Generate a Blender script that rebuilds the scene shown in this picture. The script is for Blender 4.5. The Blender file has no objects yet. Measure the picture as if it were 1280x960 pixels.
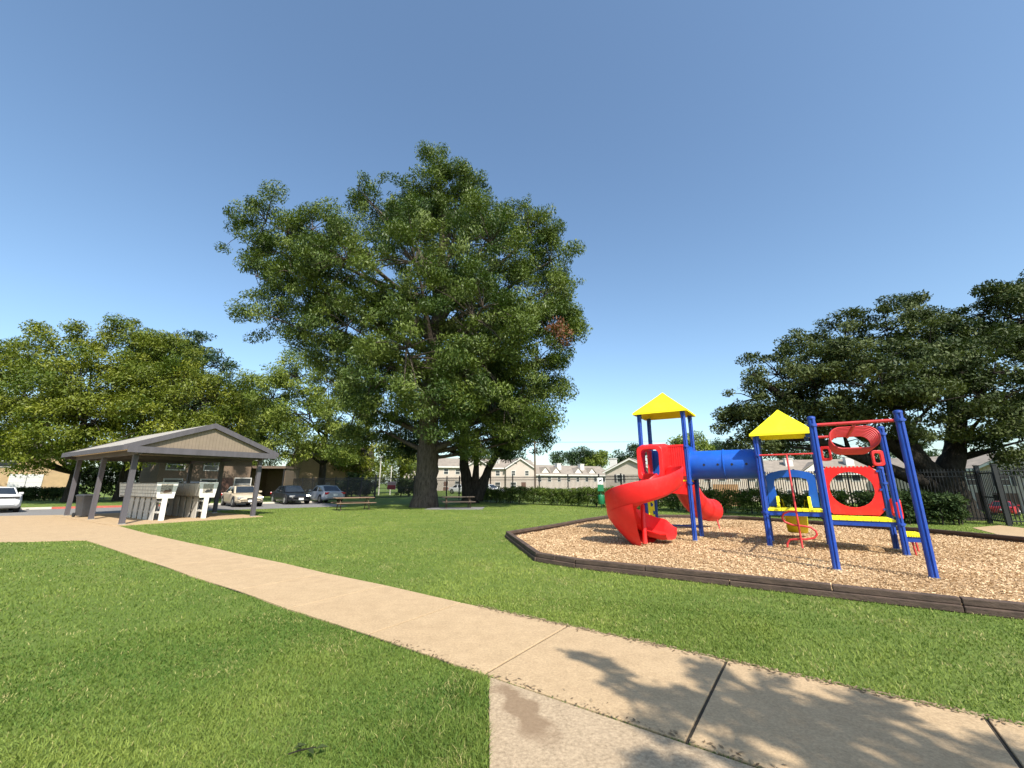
import bpy, math, random
import numpy as np
from mathutils import Vector, Matrix

SC = bpy.context.scene
COL = SC.collection
R = math.radians
random.seed(7)
RNG = np.random.default_rng(11)

# ------------------------------------------------------------------ survey of the site
# The photograph's camera: 1.6 m eye height, looking slightly up.
F, P, EYE = 515.0, math.atan(124 / 515.0), 1.6


def ray(u, v):
    a, b = (u - 640) / F, (480 - v) / F
    return a, math.cos(P) - b * math.sin(P), math.sin(P) + b * math.cos(P)


def gnd(u, v, z=0.0):                      # survey: a ground point
    d = ray(u, v)
    t = (z - EYE) / d[2]
    return d[0] * t, d[1] * t


def at(u, v, Y):                           # survey: a point at distance Y
    d = ray(u, v)
    t = Y / d[1]
    return Vector((d[0] * t, Y, EYE + d[2] * t))


SUN_AZ = Vector((0.42, -0.91, 0)).normalized()     # towards the sun
SUN_EL = R(46)

# ------------------------------------------------------------------ mesh builder


class MB:
    def __init__(self):
        self.v, self.f = [], []

    def add(self, vs, fs):
        n = len(self.v)
        self.v += [tuple(p) for p in vs]
        self.f += [tuple(i + n for i in f) for f in fs]
        return self

    def box(self, c, s, rot=None):
        hx, hy, hz = s[0] / 2, s[1] / 2, s[2] / 2
        vs = [Vector((x, y, z)) for z in (-hz, hz) for x, y in ((-hx, -hy), (hx, -hy), (hx, hy), (-hx, hy))]
        if rot is not None:
            m = rot if isinstance(rot, Matrix) else Matrix.Rotation(rot, 3, 'Z')
            vs = [m @ p for p in vs]
        c = Vector(c)
        return self.add([p + c for p in vs], [(3, 2, 1, 0), (4, 5, 6, 7), (0, 1, 5, 4), (1, 2, 6, 5), (2, 3, 7, 6), (3, 0, 4, 7)])

    def bx(self, x0, x1, y0, y1, z0, z1):
        return self.box(((x0 + x1) / 2, (y0 + y1) / 2, (z0 + z1) / 2), (abs(x1 - x0), abs(y1 - y0), abs(z1 - z0)))

    def bar(self, p0, p1, w, h, up=(0, 0, 1)):
        p0, p1 = Vector(p0), Vector(p1)
        d = (p1 - p0)
        L = d.length
        d.normalize()
        s = d.cross(Vector(up))
        if s.length < 1e-4:
            s = Vector((1, 0, 0))
        s.normalize()
        n = s.cross(d)
        m = Matrix((s, d, n)).transposed()
        return self.box((p0 + p1) / 2, (w, L, h), m)

    def cyl(self, p0, p1, r0, r1=None, n=12, cap=True):
        return self.tube([p0, p1], [r0, r0 if r1 is None else r1], n, cap)

    def tube(self, pts, rad, n=8, cap=True, closed=False):
        pts = [Vector(p) for p in pts]
        if not isinstance(rad, (list, tuple)):
            rad = [rad] * len(pts)
        m = len(pts)
        T = []
        for i in range(m):
            a = pts[i - 1] if (i > 0 or closed) else pts[i]
            b = pts[(i + 1) % m] if (i < m - 1 or closed) else pts[i]
            t = b - a
            T.append(t.normalized() if t.length > 1e-9 else Vector((0, 0, 1)))
        ref = Vector((0, 0, 1)) if abs(T[0].z) < 0.9 else Vector((1, 0, 0))
        s = T[0].cross(ref).normalized()
        vs, fs = [], []
        for i in range(m):
            s = (s - T[i] * s.dot(T[i]))
            s = s.normalized() if s.length > 1e-6 else T[i].orthogonal().normalized()
            q = T[i].cross(s)
            for k in range(n):
                a = 2 * math.pi * k / n
                vs.append(pts[i] + (s * math.cos(a) + q * math.sin(a)) * rad[i])
        for i in range(m if closed else m - 1):
            j = (i + 1) % m
            for k in range(n):
                l = (k + 1) % n
                fs.append((i * n + k, i * n + l, j * n + l, j * n + k))
        if cap and not closed:
            fs.append(tuple(range(n - 1, -1, -1)))
            fs.append(tuple((m - 1) * n + k for k in range(n)))
        return self.add(vs, fs)

    def prism(self, poly, fn, t0, t1):      # poly (p,q) pushed from t0 to t1; fn(p,q,t)->xyz
        n = len(poly)
        vs = [fn(p, q, t0) for p, q in poly] + [fn(p, q, t1) for p, q in poly]
        fs = [tuple(range(n - 1, -1, -1)), tuple(range(n, 2 * n))]
        fs += [(i, (i + 1) % n, n + (i + 1) % n, n + i) for i in range(n)]
        return self.add(vs, fs)

    def ring_prism(self, outer, inner, fn, t0, t1):   # frame between two loops of equal count
        n = len(outer)
        vs = []
        for t in (t0, t1):
            vs += [fn(p, q, t) for p, q in outer] + [fn(p, q, t) for p, q in inner]
        fs = []
        for i in range(n):
            j = (i + 1) % n
            fs += [(i, n + i, n + j, j), (2 * n + i, 2 * n + j, 3 * n + j, 3 * n + i),
                   (i, j, 2 * n + j, 2 * n + i), (n + j, n + i, 3 * n + i, 3 * n + j)]
        return self.add(vs, fs)

    def grid(self, rows, closed=False):
        n = len(rows[0])
        vs = [p for r in rows for p in r]
        fs = []
        for i in range(len(rows) - 1):
            for k in range(n if closed else n - 1):
                l = (k + 1) % n
                fs.append((i * n + k, i * n + l, (i + 1) * n + l, (i + 1) * n + k))
        return self.add(vs, fs)

    def build(self, name, mat, parent=None, smooth=None, bevel=0, fix=True):
        me = bpy.data.meshes.new(name)
        me.from_pydata(self.v, [], self.f)
        me.materials.append(mat)
        if fix:
            import bmesh
            b = bmesh.new()
            b.from_mesh(me)
            bmesh.ops.recalc_face_normals(b, faces=b.faces)
            b.to_mesh(me)
            b.free()
        if smooth is not None:
            me.polygons.foreach_set('use_smooth', [True] * len(me.polygons))
            me.set_sharp_from_angle(angle=R(smooth))
        o = bpy.data.objects.new(name, me)
        COL.objects.link(o)
        if parent is not None:
            o.parent = parent
        if bevel:
            m = o.modifiers.new('bevel', 'BEVEL')
            m.width = bevel
            m.segments = 2
            m.limit_method = 'ANGLE'
        return o


def np_mesh(name, V, FACES, mat, parent=None, col=None, normals=None):
    """V (N,3) float, FACES (M,k) int: one mesh object straight from numpy"""
    me = bpy.data.meshes.new(name)
    k = FACES.shape[1]
    me.vertices.add(len(V))
    me.vertices.foreach_set('co', V.astype(np.float32).ravel())
    me.loops.add(FACES.size)
    me.loops.foreach_set('vertex_index', FACES.astype(np.int32).ravel())
    me.polygons.add(len(FACES))
    me.polygons.foreach_set('loop_start', np.arange(0, FACES.size, k, dtype=np.int32))
    me.polygons.foreach_set('loop_total', np.full(len(FACES), k, dtype=np.int32))
    me.update(calc_edges=True)
    if col is not None:
        a = me.attributes.new('tint', 'FLOAT', 'POINT')
        a.data.foreach_set('value', col.astype(np.float32).ravel())
    me.materials.append(mat)
    o = bpy.data.objects.new(name, me)
    COL.objects.link(o)
    if parent is not None:
        o.parent = parent
    return o


def empty(name, loc, rz=0.0):
    o = bpy.data.objects.new(name, None)
    o.empty_display_size = 0.3
    o.location = loc
    o.rotation_euler = (0, 0, rz)
    COL.objects.link(o)
    return o


def tag(o, label=None, cat=None, group=None, kind=None):
    if label:
        o['label'] = label
    if cat:
        o['category'] = cat
    if group:
        o['group'] = group
    if kind:
        o['kind'] = kind
    return o


def copy_tree(o, parent=None):
    c = o.copy()
    COL.objects.link(c)
    if parent is not None:
        c.parent = parent
    for ch in list(o.children):
        copy_tree(ch, c)
    return c


# ------------------------------------------------------------------ materials
def new_mat(name):
    m = bpy.data.materials.new(name)
    m.use_nodes = True
    nt = m.node_tree
    return m, nt, nt.nodes['Principled BSDF']


def rgb(c):
    return (c[0], c[1], c[2], 1.0)


def link(nt, a, b):
    nt.links.new(a, b)


def noise(nt, scale, detail=4, rough=.6, coord='Object', stretch=None):
    tc = nt.nodes.new('ShaderNodeTexCoord')
    n = nt.nodes.new('ShaderNodeTexNoise')
    n.inputs['Scale'].default_value = scale
    n.inputs['Detail'].default_value = detail
    n.inputs['Roughness'].default_value = rough
    if stretch:
        mp = nt.nodes.new('ShaderNodeMapping')
        mp.inputs['Scale'].default_value = stretch
        link(nt, tc.outputs[coord], mp.inputs['Vector'])
        link(nt, mp.outputs['Vector'], n.inputs['Vector'])
    else:
        link(nt, tc.outputs[coord], n.inputs['Vector'])
    return n.outputs['Fac']


def ramp(nt, fac, stops):
    r = nt.nodes.new('ShaderNodeValToRGB')
    el = r.color_ramp.elements
    while len(el) < len(stops):
        el.new(0.5)
    for e, (p, c) in zip(el, stops):
        e.position = p
        e.color = rgb(c)
    link(nt, fac, r.inputs['Fac'])
    return r.outputs['Color']


def mix(nt, fac, a, b, mode='MIX'):
    m = nt.nodes.new('ShaderNodeMix')
    m.data_type = 'RGBA'
    m.blend_type = mode
    for s, val in ((m.inputs[0], fac), (m.inputs[6], a), (m.inputs[7], b)):
        if isinstance(val, bpy.types.NodeSocket):
            link(nt, val, s)
        elif isinstance(val, (int, float)):
            s.default_value = val
        else:
            s.default_value = rgb(val)
    return m.outputs[2]


def bump(nt, bsdf, h, strength=.3, dist=.02):
    b = nt.nodes.new('ShaderNodeBump')
    b.inputs['Strength'].default_value = strength
    b.inputs['Distance'].default_value = dist
    link(nt, h, b.inputs['Height'])
    link(nt, b.outputs['Normal'], bsdf.inputs['Normal'])


def simple(name, c, rough=.5, var=.12, scale=6, metal=0, spec=.5, bmp=0, bscale=None, stretch=None, coat=0):
    m, nt, b = new_mat(name)
    n = noise(nt, scale, 5, .65, stretch=stretch)
    lo = tuple(x * (1 - var) for x in c)
    hi = tuple(min(1, x * (1 + var)) for x in c)
    link(nt, ramp(nt, n, [(.3, lo), (.7, hi)]), b.inputs['Base Color'])
    b.inputs['Roughness'].default_value = rough
    b.inputs['Metallic'].default_value = metal
    b.inputs['Specular IOR Level'].default_value = spec
    if coat:
        b.inputs['Coat Weight'].default_value = coat
        b.inputs['Coat Roughness'].default_value = .05
    if bmp:
        n2 = noise(nt, bscale or scale * 4, 5, .7, stretch=stretch)
        bump(nt, b, n2, bmp, .02)
    return m


def leaf_mat(name, lo, hi, trans=.3, rough=.5, spec=.35):
    m, nt, b = new_mat(name)
    a = nt.nodes.new('ShaderNodeAttribute')
    a.attribute_name = 'tint'
    c = ramp(nt, a.outputs['Fac'], [(0, lo), (1, hi)])
    link(nt, c, b.inputs['Base Color'])
    b.inputs['Roughness'].default_value = rough
    b.inputs['Specular IOR Level'].default_value = spec
    t = nt.nodes.new('ShaderNodeBsdfTranslucent')
    c2 = mix(nt, 1.0, c, (1.0, 1.15, .45), 'MULTIPLY')
    link(nt, c2, t.inputs['Color'])
    ms = nt.nodes.new('ShaderNodeMixShader')
    ms.inputs[0].default_value = trans
    link(nt, b.outputs[0], ms.inputs[1])
    link(nt, t.outputs[0], ms.inputs[2])
    link(nt, ms.outputs[0], nt.nodes['Material Output'].inputs['Surface'])
    return m


def concrete_mat(name, lo, hi, speck=.5):
    m, nt, b = new_mat(name)
    big = noise(nt, .9, 6, .65)
    fine = noise(nt, 42, 4, .8)
    mid = noise(nt, 4.5, 7, .75)
    c = ramp(nt, big, [(.3, lo), (.7, hi)])
    c = mix(nt, .5, c, ramp(nt, mid, [(.32, tuple(x * .68 for x in lo)), (.6, tuple(x * 1.08 for x in hi))]))
    c = mix(nt, speck, c, ramp(nt, fine, [(.3, tuple(x * .6 for x in lo)), (.68, tuple(min(1, x * 1.2) for x in hi))]))
    link(nt, c, b.inputs['Base Color'])
    b.inputs['Roughness'].default_value = .9
    b.inputs['Specular IOR Level'].default_value = .2
    bump(nt, b, fine, .35, .01)
    return m


def lawn_mat():
    m, nt, b = new_mat('lawn')
    big = noise(nt, .22, 5, .6)
    mid = noise(nt, 1.6, 6, .7)
    fine = noise(nt, 26, 4, .75)
    c = ramp(nt, big, [(.32, (.115, .175, .028)), (.5, (.18, .235, .042)), (.68, (.25, .29, .062))])
    c = mix(nt, .45, c, ramp(nt, mid, [(.3, (.075, .13, .025)), (.7, (.17, .21, .055))]))
    c = mix(nt, .55, c, ramp(nt, fine, [(.3, (.05, .085, .018)), (.5, (.11, .17, .033)), (.75, (.21, .25, .07))]))
    dry = noise(nt, .75, 7, .8)
    d = nt.nodes.new('ShaderNodeMapRange')
    d.inputs['From Min'].default_value = .52
    d.inputs['From Max'].default_value = .7
    d.inputs['To Max'].default_value = .6
    link(nt, dry, d.inputs['Value'])
    c = mix(nt, d.outputs['Result'], c, (.26, .25, .09))
    link(nt, c, b.inputs['Base Color'])
    b.inputs['Roughness'].default_value = .85
    b.inputs['Specular IOR Level'].default_value = .15
    bump(nt, b, fine, .8, .05)
    return m


def bark_mat(name, lo, hi, sc=3):
    m, nt, b = new_mat(name)
    n = noise(nt, sc * 3, 6, .75, stretch=(1, 1, .22))
    link(nt, ramp(nt, n, [(.32, lo), (.68, hi)]), b.inputs['Base Color'])
    b.inputs['Roughness'].default_value = .95
    b.inputs['Specular IOR Level'].default_value = .1
    bump(nt, b, n, 1.0, .08)
    return m


def lines_mat(name, c, dark, period, axis='X', width=.08, rough=.7, var=.1, nscale=5):
    """a face with regular seams (siding, shingles) that run across one object axis"""
    m, nt, b = new_mat(name)
    tc = nt.nodes.new('ShaderNodeTexCoord')
    sx = nt.nodes.new('ShaderNodeSeparateXYZ')
    link(nt, tc.outputs['Object'], sx.inputs[0])
    d = nt.nodes.new('ShaderNodeMath')
    d.operation = 'DIVIDE'
    link(nt, sx.outputs[axis], d.inputs[0])
    d.inputs[1].default_value = period
    fr = nt.nodes.new('ShaderNodeMath')
    fr.operation = 'FRACT'
    link(nt, d.outputs[0], fr.inputs[0])
    lt = nt.nodes.new('ShaderNodeMath')
    lt.operation = 'LESS_THAN'
    link(nt, fr.outputs[0], lt.inputs[0])
    lt.inputs[1].default_value = width
    n = noise(nt, nscale, 5, .65)
    base = ramp(nt, n, [(.3, tuple(x * (1 - var) for x in c)), (.7, tuple(min(1, x * (1 + var)) for x in c))])
    link(nt, mix(nt, lt.outputs[0], base, dark), b.inputs['Base Color'])
    b.inputs['Roughness'].default_value = rough
    return m


def brick_mat(name, c1, c2, mortar, scale=4):
    m, nt, b = new_mat(name)
    tc = nt.nodes.new('ShaderNodeTexCoord')
    mp = nt.nodes.new('ShaderNodeMapping')
    mp.inputs['Rotation'].default_value = (R(90), 0, 0)
    bk = nt.nodes.new('ShaderNodeTexBrick')
    bk.inputs['Color1'].default_value = rgb(c1)
    bk.inputs['Color2'].default_value = rgb(c2)
    bk.inputs['Mortar'].default_value = rgb(mortar)
    bk.inputs['Scale'].default_value = scale
    link(nt, tc.outputs['Object'], mp.inputs[0])
    link(nt, mp.outputs[0], bk.inputs['Vector'])
    n = noise(nt, 1.1, 5, .7)
    c = mix(nt, .3, bk.outputs['Color'], ramp(nt, n, [(.3, tuple(x * .7 for x in c1)), (.7, c2)]))
    link(nt, c, b.inputs['Base Color'])
    b.inputs['Roughness'].default_value = .9
    return m


M = {}
M['lawn'] = lawn_mat()
M['blade'] = leaf_mat('grass_blade', (.072, .138, .022), (.25, .30, .06), .22, .6, .2)
_r = [n_ for n_ in M['blade'].node_tree.nodes if n_.type == 'VALTORGB'][0].color_ramp
_r.elements[1].position = .86
_e = _r.elements.new(1.0)
_e.color = (.36, .33, .13, 1)
M['concrete'] = concrete_mat('tan_concrete', (.36, .25, .142), (.475, .345, .208), .5)
M['aggregate'] = concrete_mat('exposed_aggregate', (.30, .22, .138), (.43, .33, .22), .75)


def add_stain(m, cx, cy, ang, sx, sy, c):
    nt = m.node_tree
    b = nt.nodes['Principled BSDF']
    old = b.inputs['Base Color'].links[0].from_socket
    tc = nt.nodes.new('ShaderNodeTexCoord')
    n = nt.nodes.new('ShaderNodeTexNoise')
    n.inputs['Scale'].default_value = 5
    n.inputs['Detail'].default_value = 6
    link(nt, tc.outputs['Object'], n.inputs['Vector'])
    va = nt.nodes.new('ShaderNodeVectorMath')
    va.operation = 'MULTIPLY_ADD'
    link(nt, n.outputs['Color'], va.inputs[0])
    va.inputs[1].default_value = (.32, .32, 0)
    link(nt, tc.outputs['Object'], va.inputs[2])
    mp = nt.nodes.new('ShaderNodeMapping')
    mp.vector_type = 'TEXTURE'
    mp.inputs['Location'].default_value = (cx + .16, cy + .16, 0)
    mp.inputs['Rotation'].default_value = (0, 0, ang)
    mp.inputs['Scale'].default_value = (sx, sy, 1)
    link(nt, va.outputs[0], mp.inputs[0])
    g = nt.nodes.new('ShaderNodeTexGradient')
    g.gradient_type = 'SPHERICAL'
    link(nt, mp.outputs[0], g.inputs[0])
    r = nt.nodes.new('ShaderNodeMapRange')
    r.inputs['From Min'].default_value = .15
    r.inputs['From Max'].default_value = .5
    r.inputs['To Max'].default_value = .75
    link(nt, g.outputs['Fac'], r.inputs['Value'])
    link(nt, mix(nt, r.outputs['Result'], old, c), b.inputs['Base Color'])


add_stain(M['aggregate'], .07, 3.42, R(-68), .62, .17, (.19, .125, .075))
M['stain'] = simple('rusty_stain', (.24, .155, .09), .9, .3, 9)
M['soil'] = simple('dark_soil', (.045, .035, .022), .95, .4, 20)
M['asphalt'] = concrete_mat('grey_asphalt', (.17, .165, .16), (.23, .22, .21), .4)
M['chipbase'] = concrete_mat('wood_chip_bed', (.30, .19, .09), (.46, .30, .15), .8)
M['chip'] = leaf_mat('wood_chip', (.27, .16, .075), (.80, .585, .355), 0.0, .8, .2)
M['timber'] = simple('dark_stained_timber', (.075, .048, .034), .85, .4, 5, bmp=.6, bscale=14, stretch=(1, 1, 3))
M['red'] = simple('red_plastic', (.72, .014, .014), .38, .08, 2.5, spec=.45, bmp=.04, bscale=30)


def worn(m, amount=.25, dust=(.42, .33, .24)):
    # sun-faded patches, dust low down and fine scuffs
    nt = m.node_tree
    b = nt.nodes['Principled BSDF']
    old = b.inputs['Base Color'].links[0].from_socket
    n1 = noise(nt, 3.2, 8, .75)
    n2 = noise(nt, 26, 6, .8, stretch=(1, 1, .3))
    mm = nt.nodes.new('ShaderNodeMath')
    mm.operation = 'MULTIPLY'
    link(nt, n1, mm.inputs[0])
    link(nt, n2, mm.inputs[1])
    r = nt.nodes.new('ShaderNodeMapRange')
    r.inputs['From Min'].default_value = .25
    r.inputs['From Max'].default_value = .48
    r.inputs['To Max'].default_value = amount
    link(nt, mm.outputs[0], r.inputs['Value'])
    c = mix(nt, r.outputs['Result'], old, dust)
    tc = nt.nodes.new('ShaderNodeTexCoord')
    sx = nt.nodes.new('ShaderNodeSeparateXYZ')
    link(nt, tc.outputs['Object'], sx.inputs[0])
    r2 = nt.nodes.new('ShaderNodeMapRange')
    r2.inputs['From Min'].default_value = .32
    r2.inputs['From Max'].default_value = .0
    r2.inputs['To Max'].default_value = .3
    link(nt, sx.outputs['Z'], r2.inputs['Value'])
    m3 = nt.nodes.new('ShaderNodeMath')
    m3.operation = 'MULTIPLY'
    link(nt, r2.outputs['Result'], m3.inputs[0])
    link(nt, n2, m3.inputs[1])
    c = mix(nt, m3.outputs[0], c, dust)
    link(nt, c, b.inputs['Base Color'])
    r3 = nt.nodes.new('ShaderNodeMapRange')
    r3.inputs['To Min'].default_value = b.inputs['Roughness'].default_value - .08
    r3.inputs['To Max'].default_value = b.inputs['Roughness'].default_value + .25
    link(nt, n1, r3.inputs['Value'])
    link(nt, r3.outputs['Result'], b.inputs['Roughness'])


worn(M['red'], .16, (.55, .2, .16))
M['redmetal'] = simple('red_coated_steel', (.55, .03, .032), .4, .14, 6, spec=.5)
M['blue'] = simple('blue_coated_steel', (.008, .052, .32), .4, .15, 5, spec=.5)
M['bluep'] = simple('blue_plastic', (.003, .085, .46), .38, .14, 2, spec=.5)
worn(M['redmetal'], .2, (.4, .22, .16))
worn(M['blue'], .12, (.14, .2, .34))
worn(M['bluep'], .1, (.12, .22, .42))
M['yellow'] = lines_mat('yellow_plastic', (.92, .83, .008), (.7, .6, .005), .0001, 'Z', 0, .42, .05)
M['yellowr'] = simple('yellow_roof_plastic', (.88, .80, .006), .45, .06, 3)
worn(M['yellowr'], .16, (.6, .5, .14))
worn(M['yellow'], .25, (.5, .4, .18))
M['steel'] = simple('galvanised_steel', (.5, .5, .48), .4, .1, 9, metal=.8)
M['black'] = simple('black_metal', (.012, .012, .013), .5, .3, 8)
M['rubber'] = simple('black_rubber', (.016, .016, .017), .85, .2, 8)
M['charcoal'] = simple('charcoal_paint', (.082, .075, .084), .75, .16, 6, bmp=.25, bscale=25, stretch=(1, 1, .1))
M['gable'] = lines_mat('tan_siding', (.215, .167, .12), (.13, .10, .07), .13, 'X', .09, .85, .1)
M['ceil'] = simple('soffit_board', (.60, .52, .40), .85, .06, 3)
M['shingle'] = lines_mat('grey_shingle', (.33, .30, .26), (.22, .2, .18), .16, 'X', .12, .95, .25, 22)
M['white'] = simple('weathered_white_paint', (.70, .68, .62), .7, .12, 9)
M['greywood'] = simple('grey_painted_boards', (.46, .435, .39), .85, .2, 8, stretch=(1, 1, .2))
M['mailgrey'] = simple('mailbox_aluminium', (.62, .60, .55), .6, .14, 5)
M['mailgap'] = simple('cabinet_seam_grey', (.20, .185, .165), .7, .12, 6)
M['notice'] = simple('faded_notice', (.30, .27, .22), .8, .7, 22)
M['noticedark'] = simple('dark_emblem', (.03, .03, .03), .8, .3, 20)
M['bin'] = simple('charcoal_bin_plastic', (.035, .037, .042), .5, .2, 6)
M['glass'] = simple('dark_glass', (.02, .025, .03), .06, .2, 2, spec=.8)
M['winglass'] = simple('window_glass', (.035, .04, .045), .12, .3, .8, spec=.6)
M['chrome'] = simple('bright_lamp', (.8, .8, .8), .15, .05, 3, metal=.6)
M['plate'] = simple('white_plate', (.8, .8, .78), .5, .05, 4)
M['tail'] = simple('red_tail_lamp', (.4, .01, .012), .2, .1, 4)
M['stucco'] = simple('tan_stucco', (.55, .39, .22), .9, .12, 1.5)
M['brick'] = brick_mat('tan_brick', (.36, .25, .14), (.46, .33, .19), (.33, .27, .2), 5)
M['brownwall'] = brick_mat('brown_brick', (.16, .105, .065), (.22, .15, .10), (.2, .17, .14), 5)
M['mansard'] = lines_mat('brown_shingle', (.15, .11, .08), (.07, .05, .04), .22, 'Z', .15, .95, .25, 9)
M['trimwhite'] = simple('white_trim', (.58, .56, .52), .7, .06, 3)
M['garage'] = lines_mat('white_garage_door', (.78, .78, .76), (.5, .5, .5), .55, 'Z', .05, .6, .04)
M['siding'] = lines_mat('beige_siding', (.46, .39, .325), (.36, .28, .22), .42, 'X', .14, .85, .1, .7)
M['siding2'] = lines_mat('pinkish_siding', (.43, .365, .315), (.36, .30, .26), .25, 'Z', .1, .85, .08, .7)
M['farroof'] = simple('brown_grey_shingle', (.23, .195, .16), .95, .2, 1.2)
M['door'] = simple('brown_door', (.12, .06, .04), .6, .2, 4)
M['shutter'] = simple('dark_shutter', (.05, .045, .05), .7, .2, 4)
M['pole'] = simple('weathered_pole_wood', (.12, .085, .06), .9, .3, 5, stretch=(1, 1, .1))
M['palepole'] = simple('pale_pole', (.5, .48, .42), .6, .1, 5)
M['signred'] = simple('red_sign_face', (.5, .03, .04), .6, .12, 12)
M['signpink'] = simple('pale_sign_face', (.72, .5, .5), .6, .1, 12)
M['green'] = simple('dark_green_metal', (.012, .15, .06), .45, .15, 5)
M['tablewood'] = simple('weathered_table_boards', (.20, .125, .08), .85, .3, 6, stretch=(.3, 1, 1), bmp=.3)
M['tabledark'] = simple('dark_table_boards', (.10, .075, .055), .85, .3, 6, stretch=(.3, 1, 1), bmp=.3)
M['rust'] = simple('brown_table_frame', (.11, .065, .04), .7, .3, 8)
M['kerb'] = simple('kerb_concrete', (.55, .5, .42), .9, .12, 6)
M['redkerb'] = simple('red_kerb_paint', (.42, .10, .07), .85, .2, 6)
M['fencewood'] = lines_mat('orange_brown_fence', (.30, .17, .08), (.12, .07, .03), .2, 'X', .12, .85, .2)
M['bark'] = bark_mat('pecan_bark', (.04, .032, .025), (.135, .11, .088))
M['barkdark'] = bark_mat('dark_bark', (.018, .015, .012), (.065, .055, .045))
M['barkoak'] = bark_mat('oak_bark', (.010, .009, .007), (.042, .036, .03))
M['pecan'] = leaf_mat('pecan_leaf', (.026, .060, .012), (.155, .195, .033), .2)
M['lime'] = leaf_mat('bright_leaf', (.05, .092, .010), (.24, .25, .024), .22)
M['pale'] = leaf_mat('pale_leaf', (.085, .135, .022), (.27, .31, .055), .28)
M['juniper'] = leaf_mat('dark_leaf', (.018, .042, .014), (.052, .085, .028), .18)
M['oak'] = leaf_mat('oak_leaf', (.020, .038, .010), (.095, .115, .032), .14, .6, .25)
M['deadleaf'] = leaf_mat('brown_dead_leaf', (.10, .038, .018), (.22, .09, .04), .2)
M['hedge'] = leaf_mat('hedge_leaf', (.028, .058, .012), (.15, .20, .035), .25, .65, .15)
M['darkhedge'] = leaf_mat('dark_hedge_leaf', (.016, .034, .012), (.06, .09, .026), .15, .65, .12)

# ------------------------------------------------------------------ ground


def smooth(a, b, x):
    t = min(1, max(0, (x - a) / (b - a)))
    return t * t * (3 - 2 * t)


def ground_z(x, y):
    # flat park; the land behind the fence on the far side falls gently away
    d = (x * .673 + y * .740) - 27.5         # metres beyond the fence line
    s = smooth(4, 26, d) * smooth(2, 14, x)
    return -1.6 * s


xs = sorted(set([-700, -400, -220, -130, -90] + list(range(-70, 91, 4)) + [110, 140, 200, 280, 400, 700]))
ys = sorted(set([-200, -80, -40, -20] + list(range(-8, 121, 4)) + [140, 170, 220, 300, 420, 700, 1200]))
g = MB()
g.grid([[(x, y, ground_z(x, y)) for x in xs] for y in ys])
ground = g.build('lawn_ground', M['lawn'], smooth=180)
tag(ground, kind='structure')


def sheet(name, poly, z, mat, thick=None, kind='structure', bevel=0):
    m = MB()
    if thick:
        m.prism(poly, lambda p, q, t: (p, q, t), z - thick, z)
    else:
        m.add([(p[0], p[1], z) for p in poly], [tuple(range(len(poly)))])
    o = m.build(name, mat, bevel=bevel)
    tag(o, kind=kind)
    return o


# sidewalk: runs from the right foreground to the pavilion
FE = [(9.2, -.9), (3.28, 3.35), (1.97, 4.27), (.61, 5.22), (-2.7, 7.57), (-6.51, 10.4), (-10.6, 13.45), (-14.4, 16.3)]   # far edge
e_dir = Vector((-.815, .58, 0)).normalized()


def far_pt(s):      # point on the far edge, s metres from the first joint
    return Vector((1.97, 4.27, 0)) + e_dir * s


nrm = Vector((-.58, -.815, 0)).normalized()
sw = MB()
JW = .012
W_SW = 1.5
s_edges = [-8.1, -6.5, -4.9, -3.25, -1.62, 0, 1.63, 3.25, 4.9, 6.5, 8.1, 9.7, 11.4, 13.0, 14.7, 16.3]
for i in range(len(s_edges) - 1):
    a, b = s_edges[i] + JW, s_edges[i + 1] - JW * (1 if i < 7 else .3)
    p0, p1 = far_pt(a), far_pt(b)
    wob0, wob1 = .02 * math.sin(a * 1.7), .02 * math.sin(b * 1.7)
    q = [p0 - nrm * wob0, p1 - nrm * wob1, p1 + nrm * (W_SW + wob1), p0 + nrm * (W_SW + wob0)]
    sw.prism([(v.x, v.y) for v in q], lambda p, q, t: (p, q, t), -.06, .022)
sidewalk = sw.build('sidewalk', M['concrete'], bevel=.006)
tag(sidewalk, kind='structure')
seal = [far_pt(-8.1), far_pt(16.3), far_pt(16.3) + nrm * W_SW, far_pt(-8.1) + nrm * W_SW]
sheet('joint_soil_path', [(v.x, v.y) for v in seal], .008, M['soil'])

c0 = far_pt(1.63) + nrm * (W_SW + .03)
c1 = far_pt(-1.5) + nrm * (W_SW + .03)
PAD = [(c0.x + .05, c0.y - .02), (c1.x, c1.y), (c1.x - .2, -1.5), (-.12, -1.5), (-.13, 2.8)]
sheet('aggregate_path', PAD, .019, M['aggregate'], .07, bevel=.006)
# apron at the pavilion and the slab under it
PV = Vector((-15.32, 17.0, 0))
PA = .9936
PW, PL = 4.85, 8.17
pu = Vector((math.cos(PA), math.sin(PA), 0))
pv = Vector((-math.sin(PA), math.cos(PA), 0))


def pav(s, t):
    return PV + pu * s + pv * t


end0, end1 = far_pt(16.3 + JW), far_pt(16.3 + JW) + nrm * W_SW
rA, rB = pav(-.35, PL + 1.2), pav(PW * .5, PL + 1.2)
APR = [(end1.x, end1.y), (end0.x, end0.y), tuple(pav(-.2, -.45).xy), tuple(pav(.3, .2).xy), tuple(pav(.3, PL + 1.0).xy),
       (-26.0, 21.4), (-38, 12.4), (-38, 11.9), (-16.5, 12.05), (-13.6, 12.2)]
sheet('apron_pavement', APR, .015, M['concrete'], .07)
SLAB = [tuple(pav(-.35, -.4).xy), tuple(pav(PW + .3, -.4).xy), tuple(pav(PW + .3, PL + .5).xy), tuple(pav(-.35, PL + .5).xy)]
sheet('pavilion_floor', SLAB, .034, M['concrete'], .1)

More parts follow.
